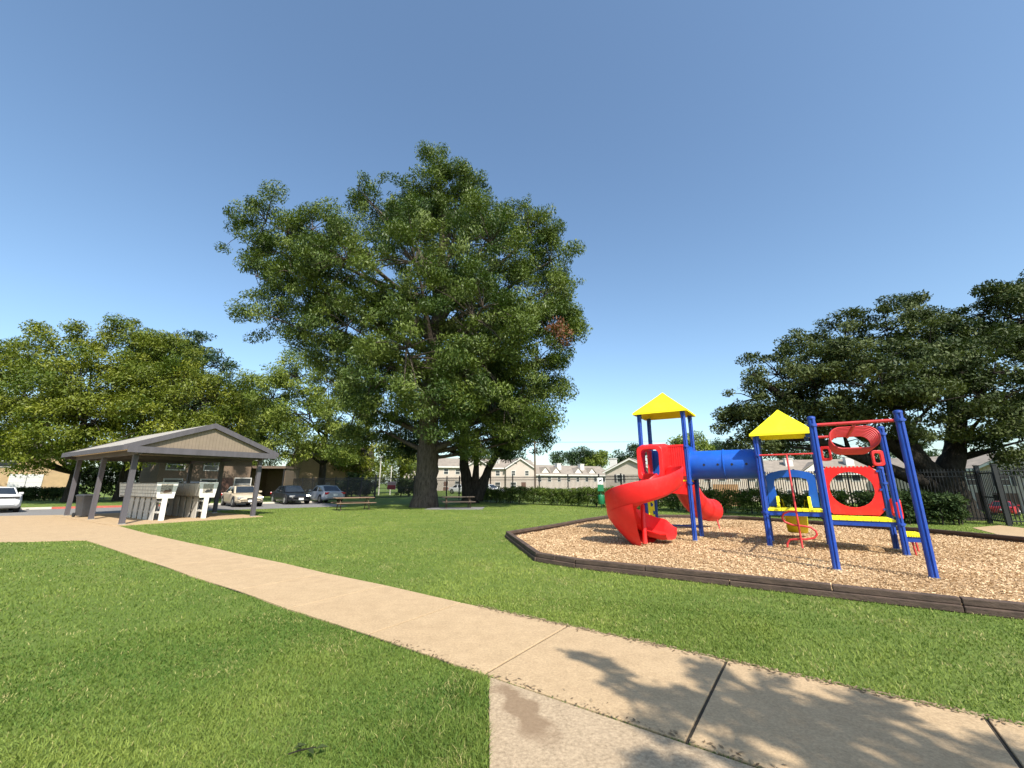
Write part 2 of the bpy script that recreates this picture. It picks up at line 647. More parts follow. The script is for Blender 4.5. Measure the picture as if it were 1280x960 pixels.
rd = Vector((.8, .6, 0))
rn = Vector((-.6, .8, 0))
r0 = Vector((-24.0, 21.3, 0))
ROAD = [tuple((r0 + rd * -60).xy), tuple((r0 + rd * 15.5).xy), tuple((r0 + rd * 15.5 + rn * 8.0).xy), tuple((r0 + rd * -60 + rn * 8.0).xy)]
sheet('road', ROAD, .006, M['asphalt'])
kb = MB()
k0 = r0 + rn * 8.0
kb.bar(k0 + rd * -60 + Vector((0, 0, .06)), k0 + rd * -.6 + Vector((0, 0, .06)), .16, .14)
kb.bar(k0 + rd * 5.2 + Vector((0, 0, .06)), k0 + rd * 15.5 + Vector((0, 0, .06)), .16, .14)
tag(kb.build('far_kerb', M['kerb'], bevel=.01), kind='structure')
kb = MB()
kb.bar(k0 + rd * -.6 + Vector((0, 0, .06)), k0 + rd * 5.2 + Vector((0, 0, .06)), .16, .14)
tag(kb.build('red_painted_kerb', M['redkerb'], bevel=.01), kind='structure')
# little gate path on the right, and a street beyond the fence
gp = [gnd(1215, 660), gnd(1320, 688), gnd(1345, 668), gnd(1250, 657)]
sheet('gate_path', gp, .014, M['concrete'])
far_street = [(8, 47), (60, 0), (66, 6), (14, 53)]
fs_ = MB()
fs_.grid([[(8 + 52 * i / 26, 47 - 47 * i / 26, ground_z(8 + 52 * i / 26, 47 - 47 * i / 26) + .03) for i in range(27)],
          [(11 + 52 * i / 26, 50 - 47 * i / 26, ground_z(11 + 52 * i / 26, 50 - 47 * i / 26) + .03) for i in range(27)],
          [(14 + 52 * i / 26, 53 - 47 * i / 26, ground_z(14 + 52 * i / 26, 53 - 47 * i / 26) + .03) for i in range(27)]])
tag(fs_.build('back_road', M['concrete']), kind='structure')

# ------------------------------------------------------------------ play bed with timber border
BED = [(-.17, 13.21), (.54, 9.28), (1.24, 8.58), (5.75, 5.78), (10.6, 2.75), (14.4, 6.0), (14.6, 9.6), (13.5, 14.0), (12.4, 16.2), (10.2, 19.4), (8.6, 20.0), (4.9, 20.4), (3.19, 18.2), (1.76, 15.95)]
# (the bed's right flank lies outside the frame)
sheet('wood_chip_bed_ground', BED, .012, M['chipbase'])
tb = empty('timber_border', (BED[0][0], BED[0][1], 0))
tag(tb, 'low dark brown landscape timbers stacked two high around the wood chip bed', 'timber border')
tbl = Vector((BED[0][0], BED[0][1], 0))
rr = random.Random(3)
for i in range(len(BED)):
    a, b = Vector((*BED[i], 0)), Vector((*BED[(i + 1) % len(BED)], 0))
    d = (b - a)
    L = d.length
    d.normalize()
    n = max(1, round(L / 2.45))
    out = Vector((d.y, -d.x, 0))
    for lay in range(2):
        cuts = [0] + [(k + (.5 if lay else 0)) * L / n for k in range(1 if not lay else 0, n)] + [L]
        cuts = sorted(set(cuts))
        for k in range(len(cuts) - 1):
            s0, s1 = cuts[k] + .006, cuts[k + 1] - .006
            if s1 - s0 < .2:
                continue
            jit = rr.uniform(-.012, .012)
            z = .044 + lay * .09
            o = MB()
            p0 = a + d * s0 + out * (jit - lay * .03) - tbl + Vector((0, 0, z))
            p1 = a + d * s1 + out * (jit - lay * .03 + rr.uniform(-.01, .01)) - tbl + Vector((0, 0, z + rr.uniform(-.004, .004)))
            o.bar(p0, p1, .12, .086)
            o.build('timber', M['timber'], tb, bevel=.012)

# ------------------------------------------------------------------ scattered ground cover


def inpoly(x, y, poly):
    r = np.zeros(len(x), bool)
    n = len(poly)
    for i in range(n):
        x0, y0 = poly[i][0], poly[i][1]
        x1, y1 = poly[(i + 1) % n][0], poly[(i + 1) % n][1]
        c = (y0 > y) != (y1 > y)
        xx = (x1 - x0) * (y - y0) / ((y1 - y0) if y1 != y0 else 1e-9) + x0
        r ^= c & (x < xx)
    return r


def polar_points(n, r0, r1, power, a0, a1):
    u = RNG.random(n)
    if abs(power) < 1e-6:      # density ~ r^-2
        r = r0 * (r1 / r0) ** u
    else:
        r = (r0 ** power + u * (r1 ** power - r0 ** power)) ** (1 / power)
    a = a0 + RNG.random(n) * (a1 - a0)
    return r * np.sin(a), r * np.cos(a), r


def value_noise(x, y, s, seed):
    rg = np.random.default_rng(seed)
    G = rg.random((128, 128))
    xi, yi = x / s + 500, y / s + 500
    i, j = np.floor(xi).astype(int), np.floor(yi).astype(int)
    fx, fy = xi - i, yi - j
    fx, fy = fx * fx * (3 - 2 * fx), fy * fy * (3 - 2 * fy)
    g = lambda a, b: G[a % 128, b % 128]
    return (g(i, j) * (1 - fx) + g(i + 1, j) * fx) * (1 - fy) + (g(i, j + 1) * (1 - fx) + g(i + 1, j + 1) * fx) * fy


SWPOLY = [(v.x, v.y) for v in seal]
EXCL = [SWPOLY, PAD, APR, SLAB, ROAD, BED, gp]


def make_grass():
    x, y, r = polar_points(560000, 2.0, 34, .35, R(-64), R(74))
    x2, y2, r2 = polar_points(115000, 2.0, 6.5, .5, R(-60), R(30))
    x, y, r = np.concatenate([x, x2]), np.concatenate([y, y2]), np.concatenate([r, r2])
    keep = np.ones(len(x), bool)
    for p in EXCL:
        keep &= ~inpoly(x, y, p)
    x, y, r = x[keep], y[keep], r[keep]
    n = len(x)
    k = np.maximum((r / 4.0) ** .6, .75)
    patch = value_noise(x, y, .9, 5) * .6 + value_noise(x, y, .27, 6) * .4
    h = (.011 + .012 * RNG.random(n) + .011 * patch) * np.minimum(k, 1.5) ** .5
    # taller unkempt tufts beside the path corner
    tuft = np.exp(-((x + .45) ** 2 + (y - 3.1) ** 2) / .12) + np.exp(-((x + .35) ** 2 + (y - 3.75) ** 2) / .05)
    h *= 1 + 2.0 * np.minimum(tuft, 1)
    w = (.0036 + .0026 * RNG.random(n)) * k * 1.1
    az = RNG.random(n) * 2 * np.pi
    lean = h * (.4 + 1.1 * RNG.random(n))
    dx, dy = np.cos(az), np.sin(az)
    sx, sy = -dy, dx
    fa = RNG.random(n) * 2 * np.pi
    sx, sy = np.cos(fa), np.sin(fa)
    z0 = np.zeros(n)
    V = np.empty((n, 5, 3))
    V[:, 0] = np.stack([x - sx * w / 2, y - sy * w / 2, z0], 1)
    V[:, 1] = np.stack([x + sx * w / 2, y + sy * w / 2, z0], 1)
    V[:, 2] = np.stack([x + sx * w * .42 + dx * lean * .35, y + sy * w * .42 + dy * lean * .35, h * .65], 1)
    V[:, 3] = np.stack([x - sx * w * .42 + dx * lean * .35, y - sy * w * .42 + dy * lean * .35, h * .65], 1)
    V[:, 4] = np.stack([x + dx * lean, y + dy * lean, h], 1)
    base = np.arange(n)[:, None] * 5
    tri = np.concatenate([base + np.array([[0, 1, 2]]), base + np.array([[0, 2, 3]]), base + np.array([[3, 2, 4]])])
    wide = value_noise(x, y, 2.6, 15)
    t = .10 + .42 * RNG.random(n) + .6 * (patch - .42) + .35 * (wide - .5) + np.where(x * .58 + y * .815 > 1.97 * .58 + 4.27 * .815, .17, -.04)
    dn = value_noise(x, y, .45, 9) * .6 + value_noise(x, y, .16, 19) * .4
    dry = RNG.random(n) < .025 + .28 * np.clip((dn - .6) * 4, 0, 1)
    t = np.clip(t, 0, .85)
    t[dry] = 1.0
    tint = np.repeat(t, 5)
    o = np_mesh('grass', V.reshape(-1, 3), tri, M['blade'], col=tint)
    tag(o, 'short mown green lawn grass beside the tan path', 'grass', kind='stuff')


make_grass()


def make_chips():
    x, y, r = polar_points(400000, 5, 21.5, .9, R(-6), R(78))
    keep = inpoly(x, y, BED)
    x, y, r = x[keep], y[keep], r[keep]
    n = len(x)
    L = (.016 + .034 * RNG.random(n) ** 1.5) * (r / 9) ** .35
    W = L * (.22 + .3 * RNG.random(n))
    a = RNG.random(n) * 2 * np.pi
    tilt = (RNG.random(n) - .5) * 1.1
    roll = (RNG.random(n) - .5) * 1.1
    d = np.stack([np.cos(a) * np.cos(tilt), np.sin(a) * np.cos(tilt), np.sin(tilt)], 1)
    s = np.stack([-np.sin(a) * np.cos(roll), np.cos(a) * np.cos(roll), np.sin(roll)], 1)
    c = np.stack([x, y, ( .018 + .010 * RNG.random(n)) + .02 * value_noise(x, y, .8, 3)], 1)
    V = np.empty((n, 4, 3))
    for i, (p, q) in enumerate(((-1, -.8), (1, -1), (.9, .9), (-1.1, 1))):
        V[:, i] = c + d * (L * p / 2)[:, None] + s * (W * q / 2)[:, None]
    t = np.clip(.15 + .75 * RNG.random(n) ** 1.1 + .35 * (value_noise(x, y, 1.2, 4) - .5), 0, 1)
    dk = RNG.random(n) < .12
    t[dk] *= .35
    o = np_mesh('wood_chips', V.reshape(-1, 3), np.arange(n * 4).reshape(n, 4), M['chip'], col=np.repeat(t, 4))
    tag(o, 'loose golden brown wood chips covering the play bed', 'wood chips', kind='stuff')


make_chips()

def make_litter():
    n = 2600
    a = -7.5 + 10.5 * RNG.random(n)
    off = np.abs(RNG.normal(size=n)) * .05
    side = RNG.random(n) < .8
    e = np.array(e_dir.xy)
    nn = np.array(nrm.xy)
    p = np.array([1.97, 4.27])[None] + e[None] * a[:, None] + nn[None] * np.where(side, off - .03, W_SW - off + .02)[:, None]
    L = .008 + .018 * RNG.random(n)
    an = RNG.random(n) * 6.28
    V = np.empty((n, 4, 3))
    d = np.stack([np.cos(an), np.sin(an), (RNG.random(n) - .5) * .5], 1) * L[:, None]
    s_ = np.stack([-np.sin(an), np.cos(an), (RNG.random(n) - .5) * .5], 1) * (L * .4)[:, None]
    c = np.concatenate([p, (.0255 + .004 * RNG.random(n))[:, None]], 1)
    V[:, 0], V[:, 1], V[:, 2], V[:, 3] = c - d, c - s_, c + d, c + s_
    o = np_mesh('leaf_litter', V.reshape(-1, 3), np.arange(n * 4).reshape(n, 4), M['litter'], col=np.repeat(RNG.random(n), 4))
    tag(o, 'small dry brown leaf bits along the edge of the tan path', 'leaf litter', kind='stuff')


M['litter'] = leaf_mat('dry_leaf_bits', (.10, .065, .035), (.34, .25, .15), 0, .8, .2)
make_litter()

# a handful of loose things on the lawn
tw = empty('fallen_sprig', (*gnd(374, 950), 0))
tag(tw, 'small dark fallen leafy sprig lying on the near lawn', 'sprig')
o = MB()
o.tube([(-.07, 0, .03), (0, .01, .045), (.08, .03, .05)], .004, 5)
o.build('stem', M['barkdark'], tw)
o = MB()
for dx, az in ((-.05, .6), (.0, 2.2), (.04, -.7), (.08, .3)):
    c, s = math.cos(az), math.sin(az)
    o.add([(dx, .01, .05), (dx + c * .04 - s * .015, .01 + s * .04 + c * .015, .065), (dx + c * .08, .01 + s * .08, .05), (dx + c * .04 + s * .015, .01 + s * .04 - c * .015, .06)], [(0, 1, 2, 3)])
m_, nt_, b_ = new_mat('sprig_leaf')
b_.inputs['Base Color'].default_value = (.035, .05, .018, 1)
b_.inputs['Roughness'].default_value = .9
b_.inputs['Specular IOR Level'].default_value = .1
o.build('leaf', m_, tw)

# ------------------------------------------------------------------ trees


def leaf_cloud(centers, radii, per, size, seed, droop=.35, aspect=.36, outward=None, flat=.75):
    rg = np.random.default_rng(seed)
    n = len(centers)
    cnt = np.maximum(6, (per * (radii / radii.mean()) ** 2).astype(int))
    idx = np.repeat(np.arange(n), cnt)
    N = len(idx)
    off = rg.normal(size=(N, 3))
    off /= np.linalg.norm(off, axis=1)[:, None] + 1e-9
    rad = rg.random(N) ** .45
    off *= rad[:, None]
    # every clump stretched its own way
    ax = rg.normal(size=(n, 3))
    ax[:, 2] *= .5
    ax /= np.linalg.norm(ax, axis=1)[:, None]
    st_ = rg.uniform(.1, .9, n)
    al = (off * ax[idx]).sum(1)
    off += ax[idx] * (al * st_[idx])[:, None] - off * (.25 * st_[idx])[:, None]
    off[:, 2] *= flat
    pos = centers[idx] + off * radii[idx][:, None]
    cd_ = rg.normal(size=(n, 3)) * .5
    d = off * .28 + cd_[idx] + rg.normal(size=(N, 3)) * .62
    d[:, 2] -= droop
    d /= np.linalg.norm(d, axis=1)[:, None] + 1e-9
    up = rg.normal(size=(N, 3)) * .55 + np.array([0, 0, .9]) + off * .5
    s = np.cross(d, up)
    s /= np.linalg.norm(s, axis=1)[:, None] + 1e-9
    L = size * (.5 + .95 * rg.random(N) ** 1.3)
    W = L * aspect
    V = np.empty((N, 4, 3))
    nn = np.cross(s, d)
    V[:, 0] = pos - d * (L * .5)[:, None]
    V[:, 1] = pos + s * (W * .5)[:, None] + nn * (L * .06)[:, None]
    V[:, 2] = pos + d * (L * .5)[:, None]
    V[:, 3] = pos - s * (W * .5)[:, None] + nn * (L * .06)[:, None]
    ct = rg.random(n)
    tint = np.clip(.08 + .66 * ct[idx] + .26 * (rg.random(N) - .3), 0, 1)
    return V.reshape(-1, 3), np.arange(N * 4).reshape(N, 4), np.repeat(tint, 4)


def tree(name, label, base, trunk, lobes, nclump, per, leaf, cr, lmat, bmat, seed, group=None, droop=.35, aspect=.36, flat=.75,
         limb_from=.55, shell=.35, branches=True, dead=None, limb_r=.5, cat='tree', flare=1.35):
    """base: world foot; trunk: [(dx,dy,z,r)...]; lobes: [(centre Vector world, (rx,ry,rz))]"""
    base = Vector(base)
    root = empty(name, base)
    tag(root, label, cat, group)
    rg = np.random.default_rng(seed)
    rd_ = random.Random(seed)
    t = MB()
    stems = trunk if isinstance(trunk[0], list) else [trunk]
    nodes = []
    for stm in stems:
        pts = [Vector(p[:3]) for p in stm]
        rad = [p[3] for p in stm]
        dense, dr = [], []
        for i in range(len(pts) - 1):
            for k in range(5):
                f = k / 5
                p = pts[i].lerp(pts[i + 1], f)
                dense.append(p + Vector((rd_.uniform(-1, 1), rd_.uniform(-1, 1), 0)) * rad[i] * .06)
                dr.append((rad[i] * (1 - f) + rad[i + 1] * f) * rd_.uniform(.95, 1.05))
        dense.append(pts[-1])
        dr.append(rad[-1])
        if dense[0].z < .05:
            dr[0] *= flare
            dr[1] *= 1 + (flare - 1) * .4
            dense[0].z -= .15
        t.tube(dense, dr, 14)
        nodes += list(zip(dense[2:], dr[2:]))
    vol = np.array([(l[1][0] * l[1][1] * l[1][2]) ** (2 / 3.) for l in lobes])
    share = np.maximum(2, np.round(nclump * vol / vol.sum()).astype(int))
    C, CR = [], []
    for (c, rr_), n in zip(lobes, share):
        c = Vector(c) - base
        # limb from the trunk towards the lobe
        cand = [(p, r) for p, r in nodes if p.z < c.z - .15 * rr_[2]] or nodes[:1]
        want = c.z * limb_from
        p0, r0_ = min(cand, key=lambda q: (q[0].z - want) ** 2 * .7 + (q[0] - c).length_squared * .35)
        lim = [p0]
        d = c - p0
        m1 = p0 + d * .35 + Vector((rd_.uniform(-.06, .06) * d.length, rd_.uniform(-.06, .06) * d.length, -.05 * d.length))
        m2 = p0 + d * .7 + Vector((rd_.uniform(-.06, .06) * d.length, rd_.uniform(-.06, .06) * d.length, .02 * d.length))
        tip = p0 + d * 1.05
        lpts = []
        for k in range(9):
            f = k / 8
            lpts.append(p0 * (1 - f) ** 3 + m1 * 3 * f * (1 - f) ** 2 + m2 * 3 * f * f * (1 - f) + tip * f ** 3)
        ra = min(r0_ * .62, limb_r * (max(rr_) / 3.0) ** .6)
        lr = [max(.02, ra * (1 - .85 * k / 8)) for k in range(9)]
        if branches:
            t.tube(lpts, lr, 7)
        ln = lpts[3:]
        k = 0
        tries = 0
        while k < n and tries < n * 20:
            tries += 1
            v = Vector(rg.normal(size=3)).normalized()
            rad = (shell + (1 - shell) * rg.random()) ** .6
            p = c + Vector((v.x * rr_[0], v.y * rr_[1], v.z * rr_[2])) * rad
            if p.z < .4:
                continue
            k += 1
            C.append(tuple(p))
            CR.append(cr * rg.uniform(.5, 1.35))
            if branches and rd_.random() < .75:
                q = min(ln, key=lambda w: (w - p).length_squared)
                mid = q.lerp(p, .5) + Vector((0, 0, .08 * (p - q).length))
                rb = min(.07, .012 + .014 * (p - q).length)
                t.tube([q, mid, p], [rb, rb * .7, rb * .25], 4, cap=False)
    t.build('trunk', bmat, root, smooth=60, fix=False)
    V, Fc, tint = leaf_cloud(np.array(C), np.array(CR), per, leaf, seed + 1, droop, aspect, flat=flat)
    np_mesh('crown', V, Fc, lmat, root, col=tint)
    if dead:
        V, Fc, tint = leaf_cloud(np.array([tuple(Vector(p) - base) for p, r in dead]), np.array([r for p, r in dead]), 170, leaf, seed + 5, .7, aspect)
        np_mesh('dead_leaves', V, Fc, M['deadleaf'], root, col=tint)
    return root


def lobe(u, v, Y, rpx, ry=None, sq=1.0):
    c = at(u, v, Y)
    r = rpx * Y * 1.06 / F
    return (c, (r, ry or r * .9, r * sq))


# the large pecan
TB = (-6.0, 29.4, 0)
D = 29.4
pl = [lobe(543, 240, D, 46), lobe(505, 262, D - 1, 44), lobe(575, 262, D + 1, 52), lobe(470, 262, D + 1, 44), lobe(342, 282, D - 1, 44), lobe(310, 300, D, 33),
      lobe(398, 292, D - 2, 42), lobe(330, 350, D - 1, 34), lobe(372, 345, D - 2, 44), lobe(325, 392, D - 1, 31), lobe(370, 385, D, 34), lobe(440, 330, D - 3, 62), lobe(520, 335, D - 4, 78),
      lobe(610, 310, D - 3, 62), lobe(655, 300, D, 50), lobe(682, 330, D, 42), lobe(600, 390, D - 5, 72), lobe(660, 390, D - 2, 62), lobe(695, 395, D, 34), lobe(440, 410, D - 2, 54),
      lobe(510, 440, D - 5, 70), lobe(430, 455, D, 44), lobe(600, 460, D - 4, 66), lobe(665, 455, D - 1, 52), lobe(688, 495, D, 26), lobe(640, 505, D - 2, 50), lobe(540, 505, D - 5, 50),
      lobe(455, 505, D, 44), lobe(480, 540, D + 1, 36), lobe(605, 535, D - 1, 46), lobe(650, 540, D, 30), lobe(575, 310, D + 3, 84), lobe(545, 420, D + 4, 100), lobe(712, 415, D - 1, 22), lobe(680, 520, D - 1, 18), lobe(672, 545, D, 18), lobe(546, 200, D, 24), lobe(575, 222, D, 26), lobe(640, 272, D, 32), lobe(452, 240, D, 22), lobe(300, 275, D, 20), lobe(680, 285, D, 26), lobe(405, 360, D, 46), lobe(420, 300, D, 42), lobe(360, 320, D, 48), lobe(400, 405, D, 40), lobe(640, 430, D - 2, 60), lobe(694, 445, D, 24), lobe(690, 360, D, 34), lobe(470, 470, D - 3, 54)]
dead = [(at(697, 408, D - 3.2), .85), (at(704, 420, D - 3.0), .8), (at(690, 413, D - 3.3), .6), (at(702, 430, D - 3.0), .6)]
tree('pecan_tree', 'tallest tree, broad green pecan with a thick furrowed trunk and a brown dead spray', TB,
     [(0, 0, 0, .86), (.05, 0, 2.0, .76), (.1, 0, 4.2, .7), (.0, 0, 8, .6), (.2, .2, 13, .46), (.35, .2, 19, .28), (.4, 0, 25, .12)],
     pl, 1150, 370, .22, .86, M['pecan'], M['bark'], 21, droop=.5, aspect=.33, dead=dead, limb_r=.26, shell=.3, flare=1.2)

# dark multi-stemmed tree behind it
D2 = 35.5
TB2 = (*gnd(590, 628.5), 0)
tree('shade_tree', 'dark multi-stemmed shade tree behind the pecan and picnic table', TB2,
     [[(-.2, 0, 0, .62), (-.4, 0, 1.2, .5), (-.75, 0, 3.2, .38), (-1.0, 0, 7, .25)], [(.2, 0, .5, .42), (.3, 0, 3, .24), (.2, 0, 6, .18)],
      [(.4, 0, .3, .55), (1.3, 0, 2.7, .32), (2.4, 0, 4.6, .25), (3.0, 0, 7.5, .15)]],
     [lobe(560, 528, D2, 42), lobe(610, 515, D2, 46), lobe(652, 530, D2, 34), lobe(590, 485, D2 + 1, 55), lobe(640, 490, D2 + 1, 45), lobe(660, 550, D2, 22), lobe(510, 540, D2 + 1, 34), lobe(635, 550, D2 - 1, 22)],
     260, 210, .27, 1.0, M['juniper'], M['barkdark'], 33, droop=.5, limb_from=.5)

# trees on the left
tree('broad_tree', 'bright green spreading tree nearest the left edge, over the white car', (*gnd(86, 627.5), 0),
     [(0, 0, 0, .45), (0, 0, 2.5, .36), (-.3, 0, 5, .3), (-.5, 0, 9, .16)],
     [lobe(15, 455, 36, 34), lobe(70, 440, 35, 38), lobe(115, 425, 36, 22), lobe(-30, 490, 36, 60), lobe(35, 500, 33, 50), lobe(100, 480, 33, 46), lobe(60, 538, 32, 40), lobe(0, 530, 34, 42), lobe(115, 530, 33, 40),
      lobe(100, 560, 33, 18), lobe(38, 568, 33, 18), lobe(70, 572, 34, 16), lobe(10, 570, 34, 18), lobe(-40, 545, 35, 40)],
     360, 250, .235, .95, M['lime'], M['barkdark'], 41, group='bright trees behind the pavilion', droop=.3, aspect=.4)
tree('broad_tree', 'bright green spreading tree rising directly behind the pavilion roof', (*gnd(150, 626), 0),
     [(0, 0, 0, .5), (0, 0, 2.5, .42), (.3, 0, 5, .32), (.5, 0, 9, .16)],
     [lobe(165, 440, 38, 42), lobe(205, 455, 38, 44), lobe(150, 490, 35, 50), lobe(215, 500, 35, 48), lobe(255, 500, 37, 38), lobe(270, 540, 37, 34), lobe(185, 540, 34, 46), lobe(130, 555, 35, 32), lobe(235, 545, 35, 38), lobe(285, 520, 38, 24)],
     360, 250, .235, .95, M['lime'], M['barkdark'], 43, group='bright trees behind the pavilion', droop=.3, aspect=.4)
tree('dark_tree', 'dark green ragged-topped tree behind the bright trees by the pavilion', (*gnd(222, 619), 0),
     [(0, 0, 0, .5), (0, 0, 6, .4), (.2, 0, 12, .25), (.2, 0, 19, .08)],
     [lobe(215, 440, 52, 28), lobe(245, 440, 53, 24), lobe(228, 423, 52, 17), lobe(190, 432, 52, 16), lobe(262, 462, 52, 24), lobe(240, 490, 54, 40), lobe(200, 470, 54, 40), lobe(255, 520, 53, 34)],
     230, 110, .42, 1.2, M['juniper'], M['barkdark'], 47, droop=.1, flat=.6)
tree('pale_tree', 'airy light green tree in front of the slanted brown building', (*gnd(400, 619.2), 0),
     [(0, 0, 0, .5), (0, 0, 3.5, .42), (-.2, 0, 7, .34), (.2, 0, 13, .16)],
     [lobe(375, 475, 54, 34), lobe(410, 480, 54, 34), lobe(345, 500, 54, 32), lobe(430, 515, 55, 34), lobe(385, 520, 53, 40), lobe(350, 545, 54, 30), lobe(420, 548, 54, 32), lobe(375, 560, 53, 24), lobe(440, 480, 56, 22), lobe(365, 455, 54, 14), lobe(430, 560, 54, 20)],
     250, 200, .32, 1.1, M['pale'], M['barkdark'], 51, droop=.3, shell=.5, aspect=.4)
tree('mid_tree', 'mid green tree between the pavilion roof and the airy tree', (*gnd(312, 619), 0),
     [(0, 0, 0, .42), (0, 0, 4, .36), (.2, 0, 8, .25), (.2, 0, 12, .1)],
     [lobe(310, 490, 57, 26), lobe(305, 520, 56, 32), lobe(330, 535, 56, 30), lobe(300, 555, 56, 28), lobe(335, 500, 58, 20), lobe(322, 565, 56, 22)],
     190, 210, .32, 1.25, M['pale'], M['barkdark'], 55, droop=.3)
# yellowish trees beyond the gate
for k, (u, Y, lb, lab) in enumerate((
        (455, 62, [(450, 560, 26), (462, 582, 24), (440, 585, 22), (456, 540, 20)], 'yellow-green tree beside the slanted brown building, beyond the fence'),
        (500, 72, [(495, 575, 22), (510, 585, 20), (482, 588, 18), (505, 560, 16)], 'yellow-green tree beyond the gate, beside the thick pecan trunk'))):
    tree('distant_tree', lab, (*gnd(u, 604 + 1.6 * F / Y / .97), 0), [(0, 0, 0, .3), (0, 0, 4, .2), (0, 0, 6, .1)],
         [lobe(a, b, Y, c) for a, b, c in lb], 70, 110, .45, 1.3, M['lime'], M['barkdark'], 60 + k, group='trees beyond the gate')

# the live oak on the right
OB = (*gnd(1192, 648.5), 0)
Do = OB[1]
ol = [lobe(945, 500, Do + 1, 38, sq=.85), lobe(975, 470, Do + 1, 42), lobe(1000, 445, Do + 2, 36), lobe(930, 530, Do + 1, 26), lobe(1025, 480, Do - 1, 55), lobe(985, 520, Do, 44), lobe(1060, 430, Do + 1, 44),
      lobe(1110, 415, Do + 1, 40), lobe(1140, 405, Do + 2, 34), lobe(1095, 470, Do - 2, 62), lobe(1050, 530, Do - 1, 34), lobe(1160, 450, Do - 1, 56), lobe(1208, 446, Do, 46), lobe(1258, 402, Do, 46), lobe(1200, 418, Do, 28), lobe(1218, 405, Do + 1, 22),
      lobe(1290, 400, Do, 55), lobe(1320, 380, Do, 50), lobe(1240, 470, Do - 2, 55), lobe(1170, 505, Do - 3, 54), lobe(1110, 520, Do - 2, 36), lobe(1235, 515, Do - 2, 50), lobe(1290, 480, Do - 1, 60), lobe(1285, 550, Do - 1, 40),
      lobe(1330, 530, Do, 60), lobe(1260, 560, Do - 1, 18), lobe(1245, 372, Do + 1, 18), lobe(950, 556, Do, 24), lobe(925, 548, Do + 1, 20), lobe(985, 556, Do + 1, 15), lobe(1240, 552, Do - 1, 20)]
tree('live_oak', 'massive dark live oak with low forking limbs at the right edge', OB,
     [[(0, 0, 0, .92), (.0, 0, 1.2, .78), (.2, 0, 2.0, .58), (.8, 0, 3.0, .42), (1.35, 0, 4.6, .34), (1.9, 0, 8, .2)],
      [(-.15, -.1, 1.2, .6), (-.95, -.3, 2.2, .44), (-2.3, -.3, 3.4, .36), (-4.6, 0, 4.4, .28), (-6.4, .2, 5.4, .22), (-8.2, .3, 7, .12)],
      [(-.3, -.2, .9, .5), (-2.0, -.9, 1.7, .30), (-3.6, -1.0, 2.3, .25), (-5.4, -1.0, 3.1, .2), (-7.2, -.8, 3.9, .12)],
      [(-1.0, -.2, 2.3, .38), (-1.3, .2, 4, .3), (-1.2, .3, 7, .18)]],
     ol, 620, 240, .17, .58, M['oak'], M['barkoak'], 71, droop=.1, aspect=.42, shell=.62, limb_r=.2, flat=.62)

# the tree behind the photographer whose shade falls on the path (out of the frame)
sl = []
shade_pts = [(.62, 4.35, .13), (.78, 4.1, .15), (.95, 3.85, .17), (1.15, 3.6, .2), (1.0, 3.35, .16), (1.45, 3.45, .26), (1.6, 3.85, .2), (1.75, 4.05, .15), (1.85, 3.55, .26), (2.15, 3.75, .18), (2.3, 3.3, .24), (1.9, 3.1, .3),
             (2.55, 3.55, .16), (2.7, 3.2, .2), (2.6, 2.75, .32), (3.05, 3.05, .2), (1.35, 2.85, .2), (.8, 2.85, .12), (2.2, 2.4, .5), (3.1, 2.3, .45), (3.6, 2.6, .25), (1.5, 2.2, .4), (2.9, 1.3, .8), (4.0, 1.4, .8)]
for (x, y, r) in shade_pts:
    h = 6.0 + .4 * math.sin(x * 5 + y * 3)
    o = SUN_AZ * (h / math.tan(SUN_EL))
    sl.append((Vector((x + o.x, y + o.y, h)), (r, r, r * .6)))
tree('near_tree', 'leafy tree behind the viewpoint whose branches shade the near path', (9.4, -7.4, 0),
     [(0, 0, 0, .4), (0, .1, 2, .33), (-.6, .5, 3.8, .26), (-2.0, 1.8, 5.2, .18), (-3.4, 3.2, 6.0, .1)],
     sl, 230, 46, .13, .17, M['pecan'], M['bark'], 81, shell=.1, limb_r=.04, aspect=.45)

# trees on the skyline behind the houses
for k, (lab, u, Y, lb) in enumerate((
        ('round distant tree above the long row of houses, beside the utility pole', 705, 150, [(697, 573, 8), (716, 572, 9), (728, 569, 8)]),
        ('low distant tree behind the middle of the house row', 738, 150, [(737, 576, 8), (750, 574, 8)]),
        ('distant tree behind the gable left of the spiral slide', 786, 140, [(775, 574, 9), (792, 570, 12), (800, 564, 8)]),
        ('distant tree seen through the posts of the taller tower', 862, 120, [(850, 558, 13), (866, 553, 11), (880, 560, 10), (850, 567, 12)]),
        ('distant tree just above the blue tunnel, beside the oak', 905, 130, [(895, 562, 10), (915, 565, 12), (930, 568, 10)]),
        ('wide distant tree above the house roofs behind the red ring', 1010, 130, [(985, 568, 13), (1010, 566, 14), (1035, 567, 12)]),
        ('distant tree above the roofs behind the tallest climbing posts', 1115, 125, [(1095, 566, 14), (1120, 564, 14), (1150, 566, 14)]),
        ('small distant tree above the houses right of the pecan trunk', 630, 150, [(618, 572, 10), (632, 570, 11), (648, 572, 9)]))):
    z0 = ground_z(*at(u, 600, Y).xy)
    tree('skyline_tree', lab, (*gnd(u, 604 + 1.6 * F / Y / .97), z0), [(0, 0, 0, .4), (0, 0, 5, .3), (0, 0, 8, .15)],
         [lobe(a, b, Y, c) for a, b, c in lb], 60, 90, .8, 1.7, M['pale' if k in (1, 3) else 'juniper'], M['barkdark'], 90 + k, group='trees on the skyline behind the houses', branches=False)

# ------------------------------------------------------------------ hedges


